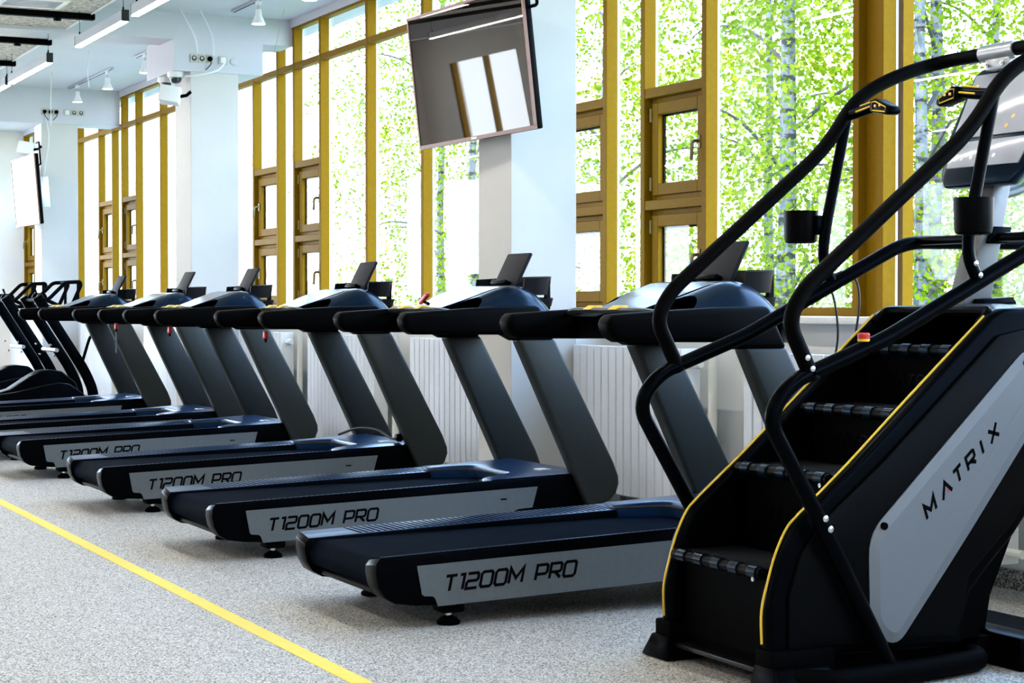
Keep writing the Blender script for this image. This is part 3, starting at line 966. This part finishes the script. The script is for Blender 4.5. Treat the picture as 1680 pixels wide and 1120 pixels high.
    pd = MB().prism([(s * .24, 1.945), (s * .21, 1.948), (s * .135, 1.915), (s * .125, 1.895), (s * .145, 1.885), (s * .24, 1.905)], .772, .825, 'y')
    po2 = pd.build('thumb_pad', 'black_satin', g, bevel=.005)
    out = [(s * .225, .7705, 1.937), (s * .205, .7705, 1.938), (s * .145, .7705, 1.912), (s * .150, .7705, 1.896), (s * .222, .7705, 1.908)]
    MB().tube(out, .0025, 5, closed=True).build('pad_outline', 'tab_yellow', po2)
    for q in (.205, .178):
        MB().box(s * q - .006, s * q + .006, .768, .772, 1.917, 1.927).build('pad_button', 'icon_orange', po2, bevel=.002)
    # upper handrail fixings
    for y, z in ((.063, 1.018), (.044, 1.052)):
        MB().lathe([(.0095, X_ + s * .022), (.0095, X_ + s * .0275), (.005, X_ + s * .030)], (0, y, z), 10, 'x').build('rail_bolt', 'steel', lr)
# upper handrail: one continuous tube with the cross bar at the front
half = [(.40, .080, .985), (.40, -.012, 1.165), (.40, .045, 1.262), (.40, .70, 1.785), (.40, .835, 1.975), (.40, 1.02, 2.065), (.40, 1.22, 2.130)]
full = half + [(-x, y, z) for x, y, z in half[::-1]]
full[len(half) - 1] = (.40, 1.22, 2.125)
full[len(half)] = (-.40, 1.22, 2.125)
ur = MB().tube(fillet(full, [.06, .14, .25, .16, .15, .14, .14, .15, .16, .25, .14, .06], 7), .0255, 14).build('upper_handrail', 'rail_foam', sc)
cl = MB().tube([(-.16, 1.22, 2.125), (.02, 1.22, 2.125)], .032, 16).build('clamp', 'silver_tube', sc)
MB().box(-.13, .0, 1.20, 1.26, 2.06, 2.10).build('clamp_plate', 'silver_tube', cl, bevel=.006)
for x in (-.11, -.03):
    MB().lathe([(.010, 1.19), (.010, 1.20), (.005, 1.186)], (x, 0, 2.08), 8, 'y').build('clamp_bolt', 'steel', cl)
# steps
STEP = [(-.02, .378), (.235, .664), (.508, .864), (.747, 1.071)]
for i, (y, z) in enumerate(STEP):
    nxt = STEP[i + 1] if i < 3 else (.98, 1.24)
    dep = nxt[0] - y + .03
    td = MB().box(-.268, .268, y, y + dep, z - .022, z).build('step', 'black_plastic', sc, bevel=.004)
    rid = MB()
    for k in range(13):
        yy = y + .03 + k * (dep - .04) / 13
        rid.box(-.26, .26, yy, yy + .006, z - .001, z + .0025)
    rid.build('step_ridges', 'step_sheen', td, smooth=0)['kind'] = 'stuff'
    MB().tube([(-.266, y + .006, z - .012), (.266, y + .006, z - .012)], .019, 14).build('step_nose', 'black_plastic', td)
    for k in range(5):
        x = -.205 + k * .108
        MB().tube([(x - .024, y + .005, z - .011), (x + .024, y + .005, z - .011)], .0225, 14).build('nose_clip', 'hood_plastic', td)
    MB().lathe([(.008, y - .018), (.008, y - .012)], (.245, 0, z - .03), 8, 'y').build('step_bolt', 'steel', td)
    z0 = z - .03
    zb = STEP[i - 1][1] if i else .10
    yb = y + .045
    rs = MB().box(-.266, .266, yb, yb + .015, zb - .01, z0).build('riser', 'black_matte', sc, smooth=0)
    if i:
        mb = MB()
        xx = -.155
        for ch, adv in zip('MATRIX', (0, .062, .116, .166, .224, .256)):
            lettering(mb, ch, (xx + adv, yb - .0005, zb + (z0 - zb) * .42), (1, 0, 0), (0, 0, 1), (0, -1, 0), .034, sw=.2, shear=.3, depth=.003, wide=1.1)
        mb.build('embossed_lettering', 'black_satin', rs, smooth=0)['kind'] = 'stuff'
MB().box(-.268, .268, .04, .06, .03, .34).build('front_cover', 'black_matte', sc, smooth=0)
MB().box(-.27, .27, .06, 1.25, .03, .10).build('base_frame', 'black_matte', sc, smooth=0)
MB().box(-.28, .28, -.015, .03, .045, .062).build('base_bar', 'step_sheen', sc, bevel=.004)
# opening frame and top cover
MB().tube(fillet([(-.285, .83, 1.150), (-.285, .885, 1.195), (.285, .885, 1.195), (.285, .83, 1.150)], .045), .017, 10).build('opening_frame', 'black_satin', sc)
rows = []
for i in range(17):
    x = -.335 + .67 * i / 16
    q = 1 - (abs(x) / .335) ** 4 * .35
    rows.append([(x, y, 1.10 + (z - 1.10) * q) for y, z in ((.885, 1.205), (.93, 1.216), (1.02, 1.222), (1.14, 1.215), (1.26, 1.185), (1.36, 1.13), (1.395, 1.05))])
MB().grid(rows).build('top_cover', 'hood_plastic', sc, smooth=50, solid=.008)
MB().prism([(1.0, 1.212), (1.01, 1.236), (1.14, 1.244), (1.16, 1.218)], -.07, .10).build('top_wedge', 'black_satin', sc, bevel=.006)
# mast and console
MB().prism([(.955, 1.20), (1.085, 1.20), (1.195, 1.72), (1.135, 1.74)], -.045, .045).build('mast', 'mast_grey', sc, bevel=.012)
MB().tube(fillet([(0, 1.15, 1.60), (0, 1.30, 1.64), (0, 1.37, 1.78), (0, 1.30, 2.00)], .1), .020, 10).build('mast_arm', 'mast_grey', sc)
MB().prism([(1.06, 1.43), (1.14, 1.43), (1.16, 1.49), (1.08, 1.49)], -.07, .07).build('mast_plate', 'black_satin', sc, bevel=.006)
MB().box(-.385, .385, 1.09, 1.13, 1.436, 1.468).build('mast_crossbar', 'black_satin', sc, bevel=.01)
cdir = Vector((0, 1.205 - 1.06, 2.018 - 1.70)).normalized()
cn = Vector((0, -cdir.z, cdir.y))
M = Matrix(((1, 0, 0, 0), (0, cdir.y, -cn.y, 1.075), (0, cdir.z, -cn.z, 1.692), (0, 0, 0, 1)))
cs = MB()
ol = [(-.215, -.01), (-.175, -.060), (.175, -.060), (.215, -.01), (.25, .14), (.235, .40), (.20, .425), (-.20, .425), (-.235, .40), (-.25, .14)]
n = len(ol)
vs = [(x, v, -.0) for x, v in ol] + [(x * .95, v * .97 + .005, .035) for x, v in ol] + [(x * .7, v * .85 + .03, .095) for x, v in ol]
fs = [tuple(range(n)), tuple(range(2 * n, 3 * n))]
for q in (0, n):
    fs += [(q + i, q + (i + 1) % n, q + n + (i + 1) % n, q + n + i) for i in range(n)]
con = cs.add(vs, fs).xform(M).build('console', 'hood_plastic', sc, bevel=.008, seg=2, smooth=50)
scr = MB().prism([(-.215, .135), (.215, .135), (.215, .395), (-.215, .395)], -.006, .001, 'z').xform(M).build('screen', 'console_screen', con, bevel=.002)
MB().prism([(-.19, .015), (.19, .012), (.215, .118), (-.215, .118)], -.006, .001, 'z').xform(M).build('key_panel', 'console_screen', con, bevel=.002)
for i, (x, v, mm) in enumerate([(-.185, .345, 'icon_white'), (-.185, .315, 'icon_white'), (-.14, .20, 'icon_white'), (.08, .20, 'icon_orange'), (.06, .165, 'icon_orange'), (.16, .34, 'icon_white'),
                               (-.12, .05, 'icon_white'), (-.07, .05, 'icon_white'), (-.02, .05, 'icon_white'), (.05, .05, 'icon_white')]):
    MB().lathe([(.009, -.0075), (.009, -.004)], (x, v, 0), 12).xform(M).build('key', mm, con)
# emergency button
eb = MB().lathe([(.010, 0), (.010, .016), (.019, .018), (.020, .032), (.016, .037)], (.40, .275, 1.090), 14).build('stop_button', 'red_plastic', sc)
MB().lathe([(.019, .010), (.0195, .018)], (.40, .275, 1.090), 14).build('button_ring', 'tab_yellow', eb)
# base tube and rear stabiliser
bt = fillet([(.36, .03, .042), (.44, .14, .042), (.405, .50, .042), (.35, .80, .042), (.20, .84, .042), (.0, .80, .06)], [.05, .2, .12, .1], 8)
MB().tube(bt, .037, 14).build('base_tube', 'black_matte', sc)
bt = [(-x, y, z) for x, y, z in bt]
MB().tube(bt, .037, 14).build('base_tube', 'black_matte', sc)
st = MB().box(-.42, .42, .90, 1.02, .0, .115).build('rear_stabiliser', 'black_satin', sc, bevel=.012)
for x in (.38, .34):
    MB().lathe([(.010, .895), (.010, .902)], (x, 0, .055), 10, 'y').build('stabiliser_bolt', 'black_matte', st)
MB().prism([(.80, .08), (.93, .08), (1.0, .46), (.90, .46)], -.20, .20).build('rear_column', 'black_matte', sc, smooth=0)
# loose cable
cbl = MB().tube(curve([(-5.60, 3.97, 1.285), (-5.595, 4.06, 1.335), (-5.59, 4.12, 1.31), (-5.585, 4.135, 1.22), (-5.59, 4.115, 1.07), (-5.60, 4.10, .9)], 6), .0045, 8).build('cable', 'cable_black')
tag(cbl, 'thin black cable looping over the lower handrail of the stair climber', 'cable', 'cables hanging by the stair climber')
cbl2 = MB().tube(curve([(-5.60, 4.01, 1.29), (-5.59, 4.03, 1.22), (-5.60, 4.05, 1.10), (-5.60, 4.03, .98), (-5.60, 4.03, .86)], 6), .004, 8).build('cable', 'cable_black')
tag(cbl2, 'thin black cable hanging straight down behind the curve of the upper handrail', 'cable', 'cables hanging by the stair climber')

# ================================================================== INCLINE TRAINERS (far end)
def trainer(x, label):
    t = thing('incline_trainer', label, 'exercise machine', (x, 0, 0), 0, 'black incline trainers at the far end')
    for s in (1, -1):
        sh = [(2.35, .05), (2.30, .16), (2.6, .21), (3.30, .262), (3.75, .320), (4.05, .385), (4.20, .410), (4.30, .395), (4.42, .31), (4.52, .22), (4.56, .06)]
        MB().prism(sh, s * .26, s * .34).build('side_shell', 'black_satin', t, bevel=.018, seg=2, smooth=50)
        up = fillet([(s * .335, 3.97, 1.30), (s * .335, 4.46, .52), (s * .335, 4.55, .30), (s * .335, 4.54, .06)], [.22, .1], 6)
        m = MB().tube(up, .036, 10, r2=.030)
        # flat bar: widen in the plane of the machine
        m.v = [(vx, vy, vz) for vx, vy, vz in m.v]
        rows = []
        c = [Vector(p) for p in up]
        pl, pr_ = [], []
        for i, p in enumerate(c):
            d = (c[min(i + 1, len(c) - 1)] - c[max(i - 1, 0)]).normalized()
            nn = Vector((0, -d.z, d.y))
            pl.append(p + nn * .052)
            pr_.append(p - nn * .052)
        poly = [(p.y, p.z) for p in pl] + [(p.y, p.z) for p in pr_[::-1]]
        MB().prism(poly, s * .31, s * .36).build('upright', 'black_satin', t, bevel=.010, smooth=40)
        for y, z in ((4.10, .80), (4.14, .69)):
            MB().lathe([(.012, s * .358), (.012, s * .366)], (0, y, z), 8, 'x').build('upright_bolt', 'steel', t)
    MB().tube([(-.33, 4.17, .745), (.33, 4.17, .745)], .022, 10).build('cross_bar', 'silver_tube', t)
    MB().prism([(2.35, .12), (3.3, .22), (4.0, .33), (4.25, .36), (4.25, .10), (2.4, .06)], -.26, .26).build('deck', 'belt_rubber', t, smooth=0)
    hump = [(3.55, .28), (3.75, .34), (3.95, .47), (4.05, .525), (4.15, .535), (4.28, .52), (4.42, .40), (4.5, .2), (4.4, .1), (3.6, .1)]
    MB().prism(hump, -.20, .08).build('flywheel_cover', 'black_satin', t, bevel=.02, seg=2, smooth=50)
    # long front bar with round adjusters
    MB().tube([(-.42, 3.99, 1.262), (.42, 4.02, 1.262)], .020, 10).build('front_bar', 'rail_foam', t)
    for x2 in (-.28, -.05, .18):
        MB().lathe([(.0, -.012), (.055, -.010), (.055, .010), (.0, .012)], (x2, 4.05, 1.285), 16, 'x').build('adjuster_disc', 'black_plastic', t)
    MB().tube([(-.02, 4.05, 1.30), (-.04, 4.02, 1.39)], [.006, .013], 8).build('lever', 'black_satin', t)
    # loop handle at the front
    for s in (1, -1):
        lp = fillet([(s * .30, 4.02, 1.24), (s * .30, 4.10, 1.275), (s * .30, 4.27, 1.445), (s * .30, 4.42, 1.452), (s * .30, 4.43, 1.42), (s * .30, 4.33, 1.20), (s * .30, 4.24, 1.185), (s * .30, 4.08, 1.26)], .035, 5)
        MB().tube(lp, .020, 10).build('loop_handle', 'rail_foam', t)
        MB().tube([(s * .30, 4.40, 1.44), (s * .30, 4.40, 1.20), (s * .30, 4.50, 1.10)], .016, 8).build('handle_strut', 'black_satin', t)
    MB().tube([(-.30, 4.345, 1.449), (.30, 4.345, 1.449)], .014, 8).build('handle_bar', 'rail_foam', t)
    return t
tn = trainer(-19.64, 'black incline trainer with curved uprights and a red tipped handle, next to the sixth treadmill')
trainer(-21.35, 'black incline trainer farthest along the row, behind another one')
br = MB().tube(fillet([(.36, 4.42, .60), (.50, 4.44, .78), (.58, 4.46, .90), (.60, 4.56, .95), (.60, 4.62, .88)], .06), .016, 8).build('side_handle', 'rail_foam', tn)
MB().lathe([(.0, -.02), (.028, -.01), (.028, .02), (.0, .03)], (.60, 4.62, .89), 10).build('tip', 'red_plastic', br)

# ================================================================== TELEVISIONS
def television(loc, yaw, tilt, roll, W, H, label, screen, arm_y):
    t = thing('television', label, 'television', loc)
    Rm = Matrix.Rotation(yaw, 4, 'Z') @ Matrix.Rotation(tilt, 4, 'X') @ Matrix.Rotation(-roll, 4, 'Y')
    t.rotation_euler = Rm.to_euler()
    b = .016
    MB().box(-W / 2, W / 2, 0.004, .045, -H / 2, H / 2).build('back_shell', 'black_plastic', t, bevel=.008)
    MB().box(-W / 2 + b, W / 2 - b, -.004, .006, -H / 2 + b + .006, H / 2 - b).build('screen', screen, t, smooth=0)
    fr = MB()
    fr.box(-W / 2, W / 2, -.008, .006, H / 2 - b, H / 2).box(-W / 2, W / 2, -.008, .006, -H / 2, -H / 2 + b + .006)
    fr.box(-W / 2, -W / 2 + b, -.008, .006, -H / 2 + b, H / 2 - b).box(W / 2 - b, W / 2, -.008, .006, -H / 2 + b, H / 2 - b)
    fr.build('bezel', 'tv_frame', t, smooth=0)
    MB().box(-.03, .03, -.0095, -.007, -H / 2 + .006, -H / 2 + .017).build('badge', 'icon_white', t, smooth=0)
    MB().box(-.3, .3, .045, .085, -.25, .2).build('rear_housing', 'black_matte', t, bevel=.015)
    MB().box(-.06, .06, .085, .085 + arm_y, -.20, .16).build('wall_bracket', 'alu', t, bevel=.005)
    MB().tube(fillet([(W / 2 - .10, .03, H / 2 - .13), (W / 2 + .055, .05, H / 2 - .13), (W / 2 + .055, .05, H / 2 + .12), (W / 2 - .1, .05, H / 2 + .12)], .02), .010, 6).build('side_loop', 'black_satin', t)
    return t
television((-9.788, 4.482, 2.563), .077, .109, .013, 1.37, .795, 'large black television tilted on the nearest column, screen reflecting the room', 'tv_screen', .09)
television((-21.966, 4.388, 2.531), -.005, .079, -.006, 1.37, .795, 'far television tilted on the far column', 'tv_screen', .18)

# ================================================================== CEILING LAMPS AND WIRES
def linear_lamp(x0, x1, y, label, z=3.30, grp='linear ceiling lamps'):
    t = thing('linear_lamp', label, 'lamp', ((x0 + x1) / 2, y, z), 0, grp)
    L = (x1 - x0) / 2
    MB().box(-L, L, -.027, .027, .006, .082).build('housing', 'alu', t, bevel=.002, seg=1)
    MB().box(-L + .004, L - .004, -.023, .023, -.003, .006).build('diffuser', 'led', t, smooth=0)
    for s in (-1, 1):
        MB().box(s * L - .004, s * L + .004, -.028, .028, .0, .085).build('end_cap', 'upright_paint', t, smooth=0)
        MB().tube([(s * (L - .06), 0, .08), (s * (L - .06), 0, 3.585 - z)], .0022, 5).build('wire', 'black_satin', t)
        MB().lathe([(.008, .08), (.006, .115)], (s * (L - .06), 0, 0), 8).build('wire_grip', 'black_satin', t)
    return t
GL = 'linear lamps over the treadmill row'
linear_lamp(-13.33, -11.75, 3.45, 'linear lamp hanging nearest the camera, cut by the picture edge', grp=GL)
linear_lamp(-15.13, -13.60, 3.45, 'second linear lamp of the hanging row, end cap near the beam', grp=GL)
linear_lamp(-17.93, -16.20, 3.45, 'third linear lamp of the hanging row, between two black rails', grp=GL)
linear_lamp(-19.75, -18.05, 3.45, 'farthest linear lamp of the hanging row in view', grp=GL)
for x in (-26, -23.9, -21.8, -11.5, -9.4, -7.3, -5.2, -3.1, -1.0, 1.1):
    linear_lamp(x, x + 1.7, 3.45, 'linear lamp hanging in the window row outside the picture', grp='more linear lamps of the window row')
for y in (0.4, -3.0):
    for x in (-25, -21.5, -18, -14.5, -11, -7.5, -4, -.5):
        linear_lamp(x, x + 2.4, y, 'linear lamp hanging in the middle of the hall', grp='linear lamps of the hall')

def track(x0, x1, y, spots, label, labs):
    t = thing('light_track', label, 'light track', ((x0 + x1) / 2, y, CEIL), 0, 'ceiling light tracks')
    L = (x1 - x0) / 2
    MB().box(-L, L, -.018, .018, -.022, 0).build('rail', 'alu', t, bevel=.002, seg=1)
    MB().box(-L + .01, L - .01, -.006, .006, -.0235, -.02).build('slot', 'black_matte', t, smooth=0)
    for x, lab in zip(spots, labs):
        s = thing('spot_lamp', lab, 'spot lamp', (x, y, CEIL - .022), 0, 'track spot lamps')
        MB().box(-.045, .045, -.016, .016, -.035, .0).build('adapter', 'white_paint', s, bevel=.004)
        MB().tube([(0, 0, -.03), (0, 0, -.075)], .010, 8).build('stem', 'alu', s)
        MB().lathe([(.020, -.07), (.026, -.075), (.028, -.115), (.034, -.135), (.058, -.185), (.060, -.195), (.055, -.195), (.030, -.14)], (0, 0, 0), 18).build('reflector', 'white_paint', s, smooth=40)
        MB().lathe([(.0, -.188), (.052, -.190), (.054, -.194), (.0, -.197)], (0, 0, 0), 18).build('bulb', 'spot_lamp', s)
track(-15.75, -14.0, 4.95, (-15.05,), 'grey ceiling track in front of the box with sockets', ('white spot lamp on the track before the box with sockets',))
track(-13.95, -12.4, 4.92, (-13.70,), 'grey ceiling track nearest the television', ('white spot lamp closest to the large television',))
track(-22.2, -20.1, 4.95, (-21.75, -20.30), 'grey ceiling track before the far beam', ('white spot lamp above the sockets of the far beam', 'white spot lamp at the near end of the far track'))
track(-19.1, -18.0, 4.95, (-18.72,), 'short ceiling track behind the box with cameras', ('white spot lamp seen beside the box with cameras',))

def wire(pts, label, m='cable_white', r=.004):
    return tag(MB().tube(curve(pts, 5), r, 6).build('hanging_wire', m), label, 'wire', 'loose wires under the ceiling')
wire([(-16.05, 4.86, 3.42), (-16.0, 4.83, 3.60), (-15.9, 4.70, 3.79)], 'white wire rising from the right socket of the middle box')
wire([(-16.06, 4.72, 3.44), (-16.02, 4.68, 3.58), (-15.9, 4.52, 3.79)], 'white wire rising over the left socket of the middle box')
wire([(-15.9, 5.30, 3.30), (-15.7, 5.31, 3.45), (-15.5, 5.33, 3.79)], 'thin grey wire hanging next to the window end of the middle box', 'alu', .0025)
wire([(-22.33, 4.70, 3.46), (-22.32, 4.74, 3.2), (-22.31, 4.70, 2.9), (-22.33, 4.67, 2.65)], 'white cable running down the far column from its sockets')
wire([(-16.05, 4.96, 3.36), (-15.95, 4.86, 3.28), (-15.98, 4.70, 3.235), (-16.02, 4.60, 3.225)], 'white cable drooping from the switch to the dome cameras', r=.008)
wire([(-20.8, 4.45, 3.79), (-20.75, 4.43, 3.5), (-20.8, 4.44, 3.2)], 'white wire hanging in front of the far beam')
wire([(-18.9, 4.42, 3.79), (-18.88, 4.40, 3.6), (-18.9, 4.42, 3.42)], 'white wire hanging next to the third linear lamp')

# sockets
def sockets(x, y0, y1, z, n, label, kind, plugs=()):
    t = thing('socket_strip', label, 'socket', (x, (y0 + y1) / 2, z), 0, 'sockets on the ceiling beams')
    L = (y1 - y0) / 2
    w_ = (y1 - y0) / n
    for k in range(n):
        y = -L + (k + .5) * w_
        p = MB().box(0, .010, y - w_ / 2 + .001, y + w_ / 2 - .001, -.036, .036).build('plate', 'socket_beige', t, bevel=.003, seg=1)
        if kind[k] == 's':
            MB().lathe([(.024, .0095), (.024, .0112)], (0, y, 0), 16, 'x').build('socket_well', 'socket_dark', p)
            MB().lathe([(.012, .011), (.012, .0125)], (0, y, .004), 12, 'x').build('socket_face', 'socket_beige', p)
        elif kind[k] == 'p':
            MB().lathe([(.024, .0095), (.022, .03), (.012, .045)], (0, y, 0), 12, 'x').build('plug', 'black_satin', p)
            MB().tube(curve([(.03, y, -.01), (.035, y, -.05), (.02, y * .4, -.10)], 4), .005, 6).build('cord', 'cable_black', p)
        else:
            MB().box(.010, .016, y - .024, y + .024, -.026, .026).build('rocker', 'white_paint', p, bevel=.003)
sockets(-16.08, 4.655, 4.87, 3.395, 3, 'triple beige socket on the white box of the middle column', 'ssp')
sockets(-16.08, 4.915, 4.995, 3.39, 1, 'single beige switch plate beside the triple socket', 'w')
sockets(-22.355, 4.66, 4.87, 3.507, 3, 'triple socket with black plugs on the far beam', 'ppp')
sockets(-22.355, 4.92, 5.17, 3.507, 3, 'second triple plate on the far beam, switch and two sockets', 'wss')
rd = thing('blank_plate', 'round white blank plate beside the switch on the middle box', 'cover plate', (-16.08, 5.06, 3.385))
MB().lathe([(.036, 0), (.035, .004), (.03, .006)], (0, 0, 0), 20, 'x').build('disc', 'ceiling_paint', rd)
for z in (-.026, .026):
    MB().lathe([(.003, .0055), (.003, .0065)], (0, 0, z), 8, 'x').build('screw', 'socket_dark', rd)

# dome cameras and speakers
def dome(loc, label):
    t = thing('dome_camera', label, 'camera', loc, 0, 'dome cameras')
    MB().lathe([(.072, 0), (.075, -.03), (.066, -.048), (.052, -.050)], n=20).build('housing', 'white_paint', t)
    MB().lathe([(.052, -.048), (.050, -.075), (.035, -.095), (.0, -.104)], n=20).build('dome', 'dome_dark', t)
dome((-16.20, 4.56, 3.278), 'white dome camera under the box, on its near corner')
dome((-16.62, 4.585, 3.278), 'white dome camera under the box, half behind the speaker')
def speaker(loc, rz, label):
    t = thing('wall_speaker', label, 'speaker', loc, rz, 'white wall speakers')
    t.rotation_euler = (R(-14), R(8), rz)
    MB().prism([(-.10, -.075), (.08, -.055), (.08, .055), (-.10, .075)], -.075, .075, 'z').build('cabinet', 'white_paint', t, bevel=.014)
    MB().prism([(-.104, -.062), (-.099, -.062), (-.099, .062), (-.104, .062)], -.062, .062, 'z').build('grille', 'cream_paint', t, bevel=.001, seg=1)
    MB().tube([(.07, 0, 0), (.13, 0, .02), (.16, 0, .06)], .016, 8).build('bracket', 'black_satin', t)
speaker((-16.12, 4.50, 3.06), R(62), 'white speaker on a bracket at the top of the middle column')
speaker((-22.40, 4.50, 3.06), R(62), 'white speaker above the far television')

# ================================================================== OUTSIDE
struct(MB().box(-160, 60, 5.75, 160, -.7, -.5).build('ground', 'asphalt', smooth=0), 'pale street outside the windows')
struct(MB().box(-60, 30, 9.5, 24, -.5, -.44).build('lawn', 'lawn', smooth=0), 'strip of lawn under the birches')

def leaves_mesh(name, mname, seed, n, rad, z0, z1, size):
    rnd = random.Random(seed)
    vs, fs = [], []
    cl = []
    for k in range(int(n / 34)):
        z = rnd.uniform(z0, z1)
        q = math.sin(math.pi * min(1, max(.06, (z - z0 + .6) / (z1 - z0 + 1.0)))) ** .5
        a = rnd.uniform(0, 2 * math.pi)
        r_ = .35 + (rad - .35) * q * rnd.uniform(.0, 1) ** .6
        cl.append((r_ * math.cos(a), r_ * math.sin(a), z - .10 * r_))
    for c in cl:
        for k in range(34):
            p = Vector(c) + Vector((rnd.gauss(0, .27), rnd.gauss(0, .27), rnd.gauss(0, .22)))
            a, b = rnd.uniform(0, 2 * math.pi), rnd.uniform(-1.2, .5)
            d = Vector((math.cos(a) * math.cos(b), math.sin(a) * math.cos(b), math.sin(b)))
            e = d.cross(Vector((rnd.uniform(-1, 1), rnd.uniform(-1, 1), rnd.uniform(-1, 1)))).normalized()
            L = size * rnd.uniform(.7, 1.3)
            i = len(vs)
            vs += [p, p + d * L * .45 + e * L * .36, p + d * L, p + d * L * .45 - e * L * .36]
            fs.append((i, i + 1, i + 2, i + 3))
    me = bpy.data.meshes.new(name)
    me.from_pydata([tuple(v) for v in vs], [], fs)
    me.materials.append(MATS[mname])
    return me
LM = [leaves_mesh('leaves_a', 'leaf_bright', 1, 11500, 2.7, .7, 9.5, .075), leaves_mesh('leaves_b', 'leaf_deep', 2, 11500, 2.7, .6, 9.0, .075)]
def birch(x, y, label, kind=0, r=.095, h=10, lean=(0, 0), dense=1, rz=0.0):
    t = thing('birch_tree', label, 'tree', (x, y, -.45), rz, 'birch trees outside the windows')
    rnd = random.Random(int(abs(x * 31 + y * 17)))
    pts = [(lean[0] * k / 8 + rnd.uniform(-.04, .04), lean[1] * k / 8 + rnd.uniform(-.04, .04), h * k / 8) for k in range(9)]
    cp = curve(pts, 3)
    MB().tube(cp, [r * (1.12 - .85 * i / (len(cp) - 1)) for i in range(len(cp))], 10).build('trunk', 'birch_bark', t)
    for k in range(9):
        z = 1.6 + k * .75 + rnd.uniform(-.2, .2)
        a = k * 2.4 + rnd.uniform(-.4, .4)
        L = rnd.uniform(1.3, 2.3)
        p0 = Vector((lean[0] * z / h, lean[1] * z / h, z))
        d = Vector((math.cos(a), math.sin(a), 0))
        br_ = curve([p0, p0 + d * L * .35 + Vector((0, 0, L * .28)), p0 + d * L * .7 + Vector((rnd.uniform(-.2, .2), 0, L * .36)), p0 + d * L + Vector((0, 0, L * .25))], 4)
        MB().tube(br_, [.028 * (1 - .8 * i / (len(br_) - 1)) for i in range(len(br_))], 6).build('branch', 'branch_bark', t)
    lo_ = bpy.data.objects.new('leaves', LM[kind])
    C.objects.link(lo_)
    lo_.parent = t
    lo_['kind'] = 'stuff'
    return t
birch(-18.36, 12.54, 'white birch trunk in the middle of the wide pane, nearest the stair climber', 0, .125)
birch(-16.86, 13.33, 'slim birch trunk behind the double post, first of the close pair', 1, .085, rz=1)
birch(-17.59, 14.13, 'birch trunk with dark bark marks, second of the close pair', 0, .10, rz=2)
birch(-23.4, 12.9, 'birch standing behind the casement next to the nearest column', 1, .11, rz=3)
birch(-25.34, 16.98, 'birch in the second line, behind the wide pane', 0, .09, rz=4)
birch(-20.6, 17.6, 'birch in the second line, behind the double post', 1, .09, rz=5)
birch(-17.2, 17.3, 'birch in the second line, behind the console of the stair climber', 0, .08, rz=.6)
birch(-29.5, 13.6, 'birch seen under the television', 1, .09, rz=1.7)
birch(-34.5, 15.2, 'birch seen beyond the television, farthest along the street', 0, .09, rz=2.6)

def building(name, label, loc, W, D, H, wall, rows, cols, lower=None):
    t = thing(name, label, 'building', loc)
    MB().box(-W / 2, W / 2, 0, D, 0, H).build('wall', wall, t, smooth=0)
    MB().box(-W / 2 - .3, W / 2 + .3, -.35, D + .3, H, H + .35).build('roof', 'facade_orange', t, smooth=0)
    for i in range(rows):
        for k in range(cols):
            x = -W / 2 + (k + .5) * W / cols
            z = 1.1 + i * 3.0
            fr = MB().box(x - .75, x + .75, -.05, .02, z, z + 1.6).build('window', 'facade_cream', t, smooth=0)
            MB().box(x - .66, x - .03, -.06, -.04, z + .09, z + 1.51).build('pane', 'facade_window', fr, smooth=0)
            MB().box(x + .03, x + .66, -.06, -.04, z + .09, z + 1.51).build('pane', 'facade_window', fr, smooth=0)
    if rows > 1:
        for i in range(1, rows):
            MB().box(-W / 2, W / 2, -.10, .0, 3.0 * i - .1, 3.0 * i + .12).build('band', 'facade_orange', t, smooth=0)
    if lower:
        for k in range(cols + 1):
            x = -W / 2 + k * W / cols
            MB().box(x - .5, x + .5, -.12, .0, 0, 2.9).build('pier', lower, t, smooth=0)
    return t
building('apartment_building', 'long cream building with orange bands beyond the middle windows', (-62, 23, -.5), 52, 12, 7.2, 'facade_cream', 2, 13, 'brick_red')
building('low_brick_building', 'low red brick building behind the birches', (-30, 29, -.5), 10, 6, 3.2, 'brick_red', 1, 6)
building('orange_house', 'orange plastered house behind the stair climber console', (-16, 37, -.5), 14, 8, 3.4, 'facade_orange', 1, 4)

car = thing('car', 'white car parked outside behind the stair climber', 'car', (-19.9, 19.2, -.45), R(-40))
MB().prism([(-2.1, .35), (-2.15, .8), (-2.0, 1.12), (-1.75, 1.30), (-1.3, 1.86), (.5, 1.9), (1.15, 1.25), (2.05, 1.05), (2.15, .6), (2.1, .35)], -.88, .88, 'y').build('body', 'car_white', car, bevel=.09, seg=3, smooth=50)
for s in (1, -1):
    MB().prism([(-1.45, 1.28), (-1.15, 1.72), (.4, 1.76), (.9, 1.28)], s * .885, s * .895, 'y').build('side_window', 'facade_window', car, smooth=0)
    MB().box(-2.18, -2.02, s * .55, s * .84, .88, 1.06).build('tail_light', 'tail_red', car, bevel=.03)
    for x in (-1.35, 1.35):
        MB().lathe([(.2, s * .70), (.33, s * .72), (.33, s * .88), (.2, s * .90)], (x, 0, .33), 18, 'y').build('wheel', 'tyre', car)
MB().prism([(-2.02, 1.20), (-1.78, 1.33), (-1.38, 1.78), (-1.52, 1.78), (-1.95, 1.35)], -.72, .72, 'y').build('rear_window', 'facade_window', car, smooth=0)
lpst = thing('street_lamp', 'dark street post with a blue sign seen in the narrow pane', 'street post', (-25.2, 15.4, -.5))
MB().lathe([(.12, 0), (.12, .3), (.05, .35), (.045, 2.6), (.06, 2.62), (.0, 2.7)], n=10).build('post', 'lamp_post', lpst)
MB().box(-.02, .28, -.10, -.07, 2.25, 2.42).build('sign', 'sign_blue', lpst, bevel=.01)
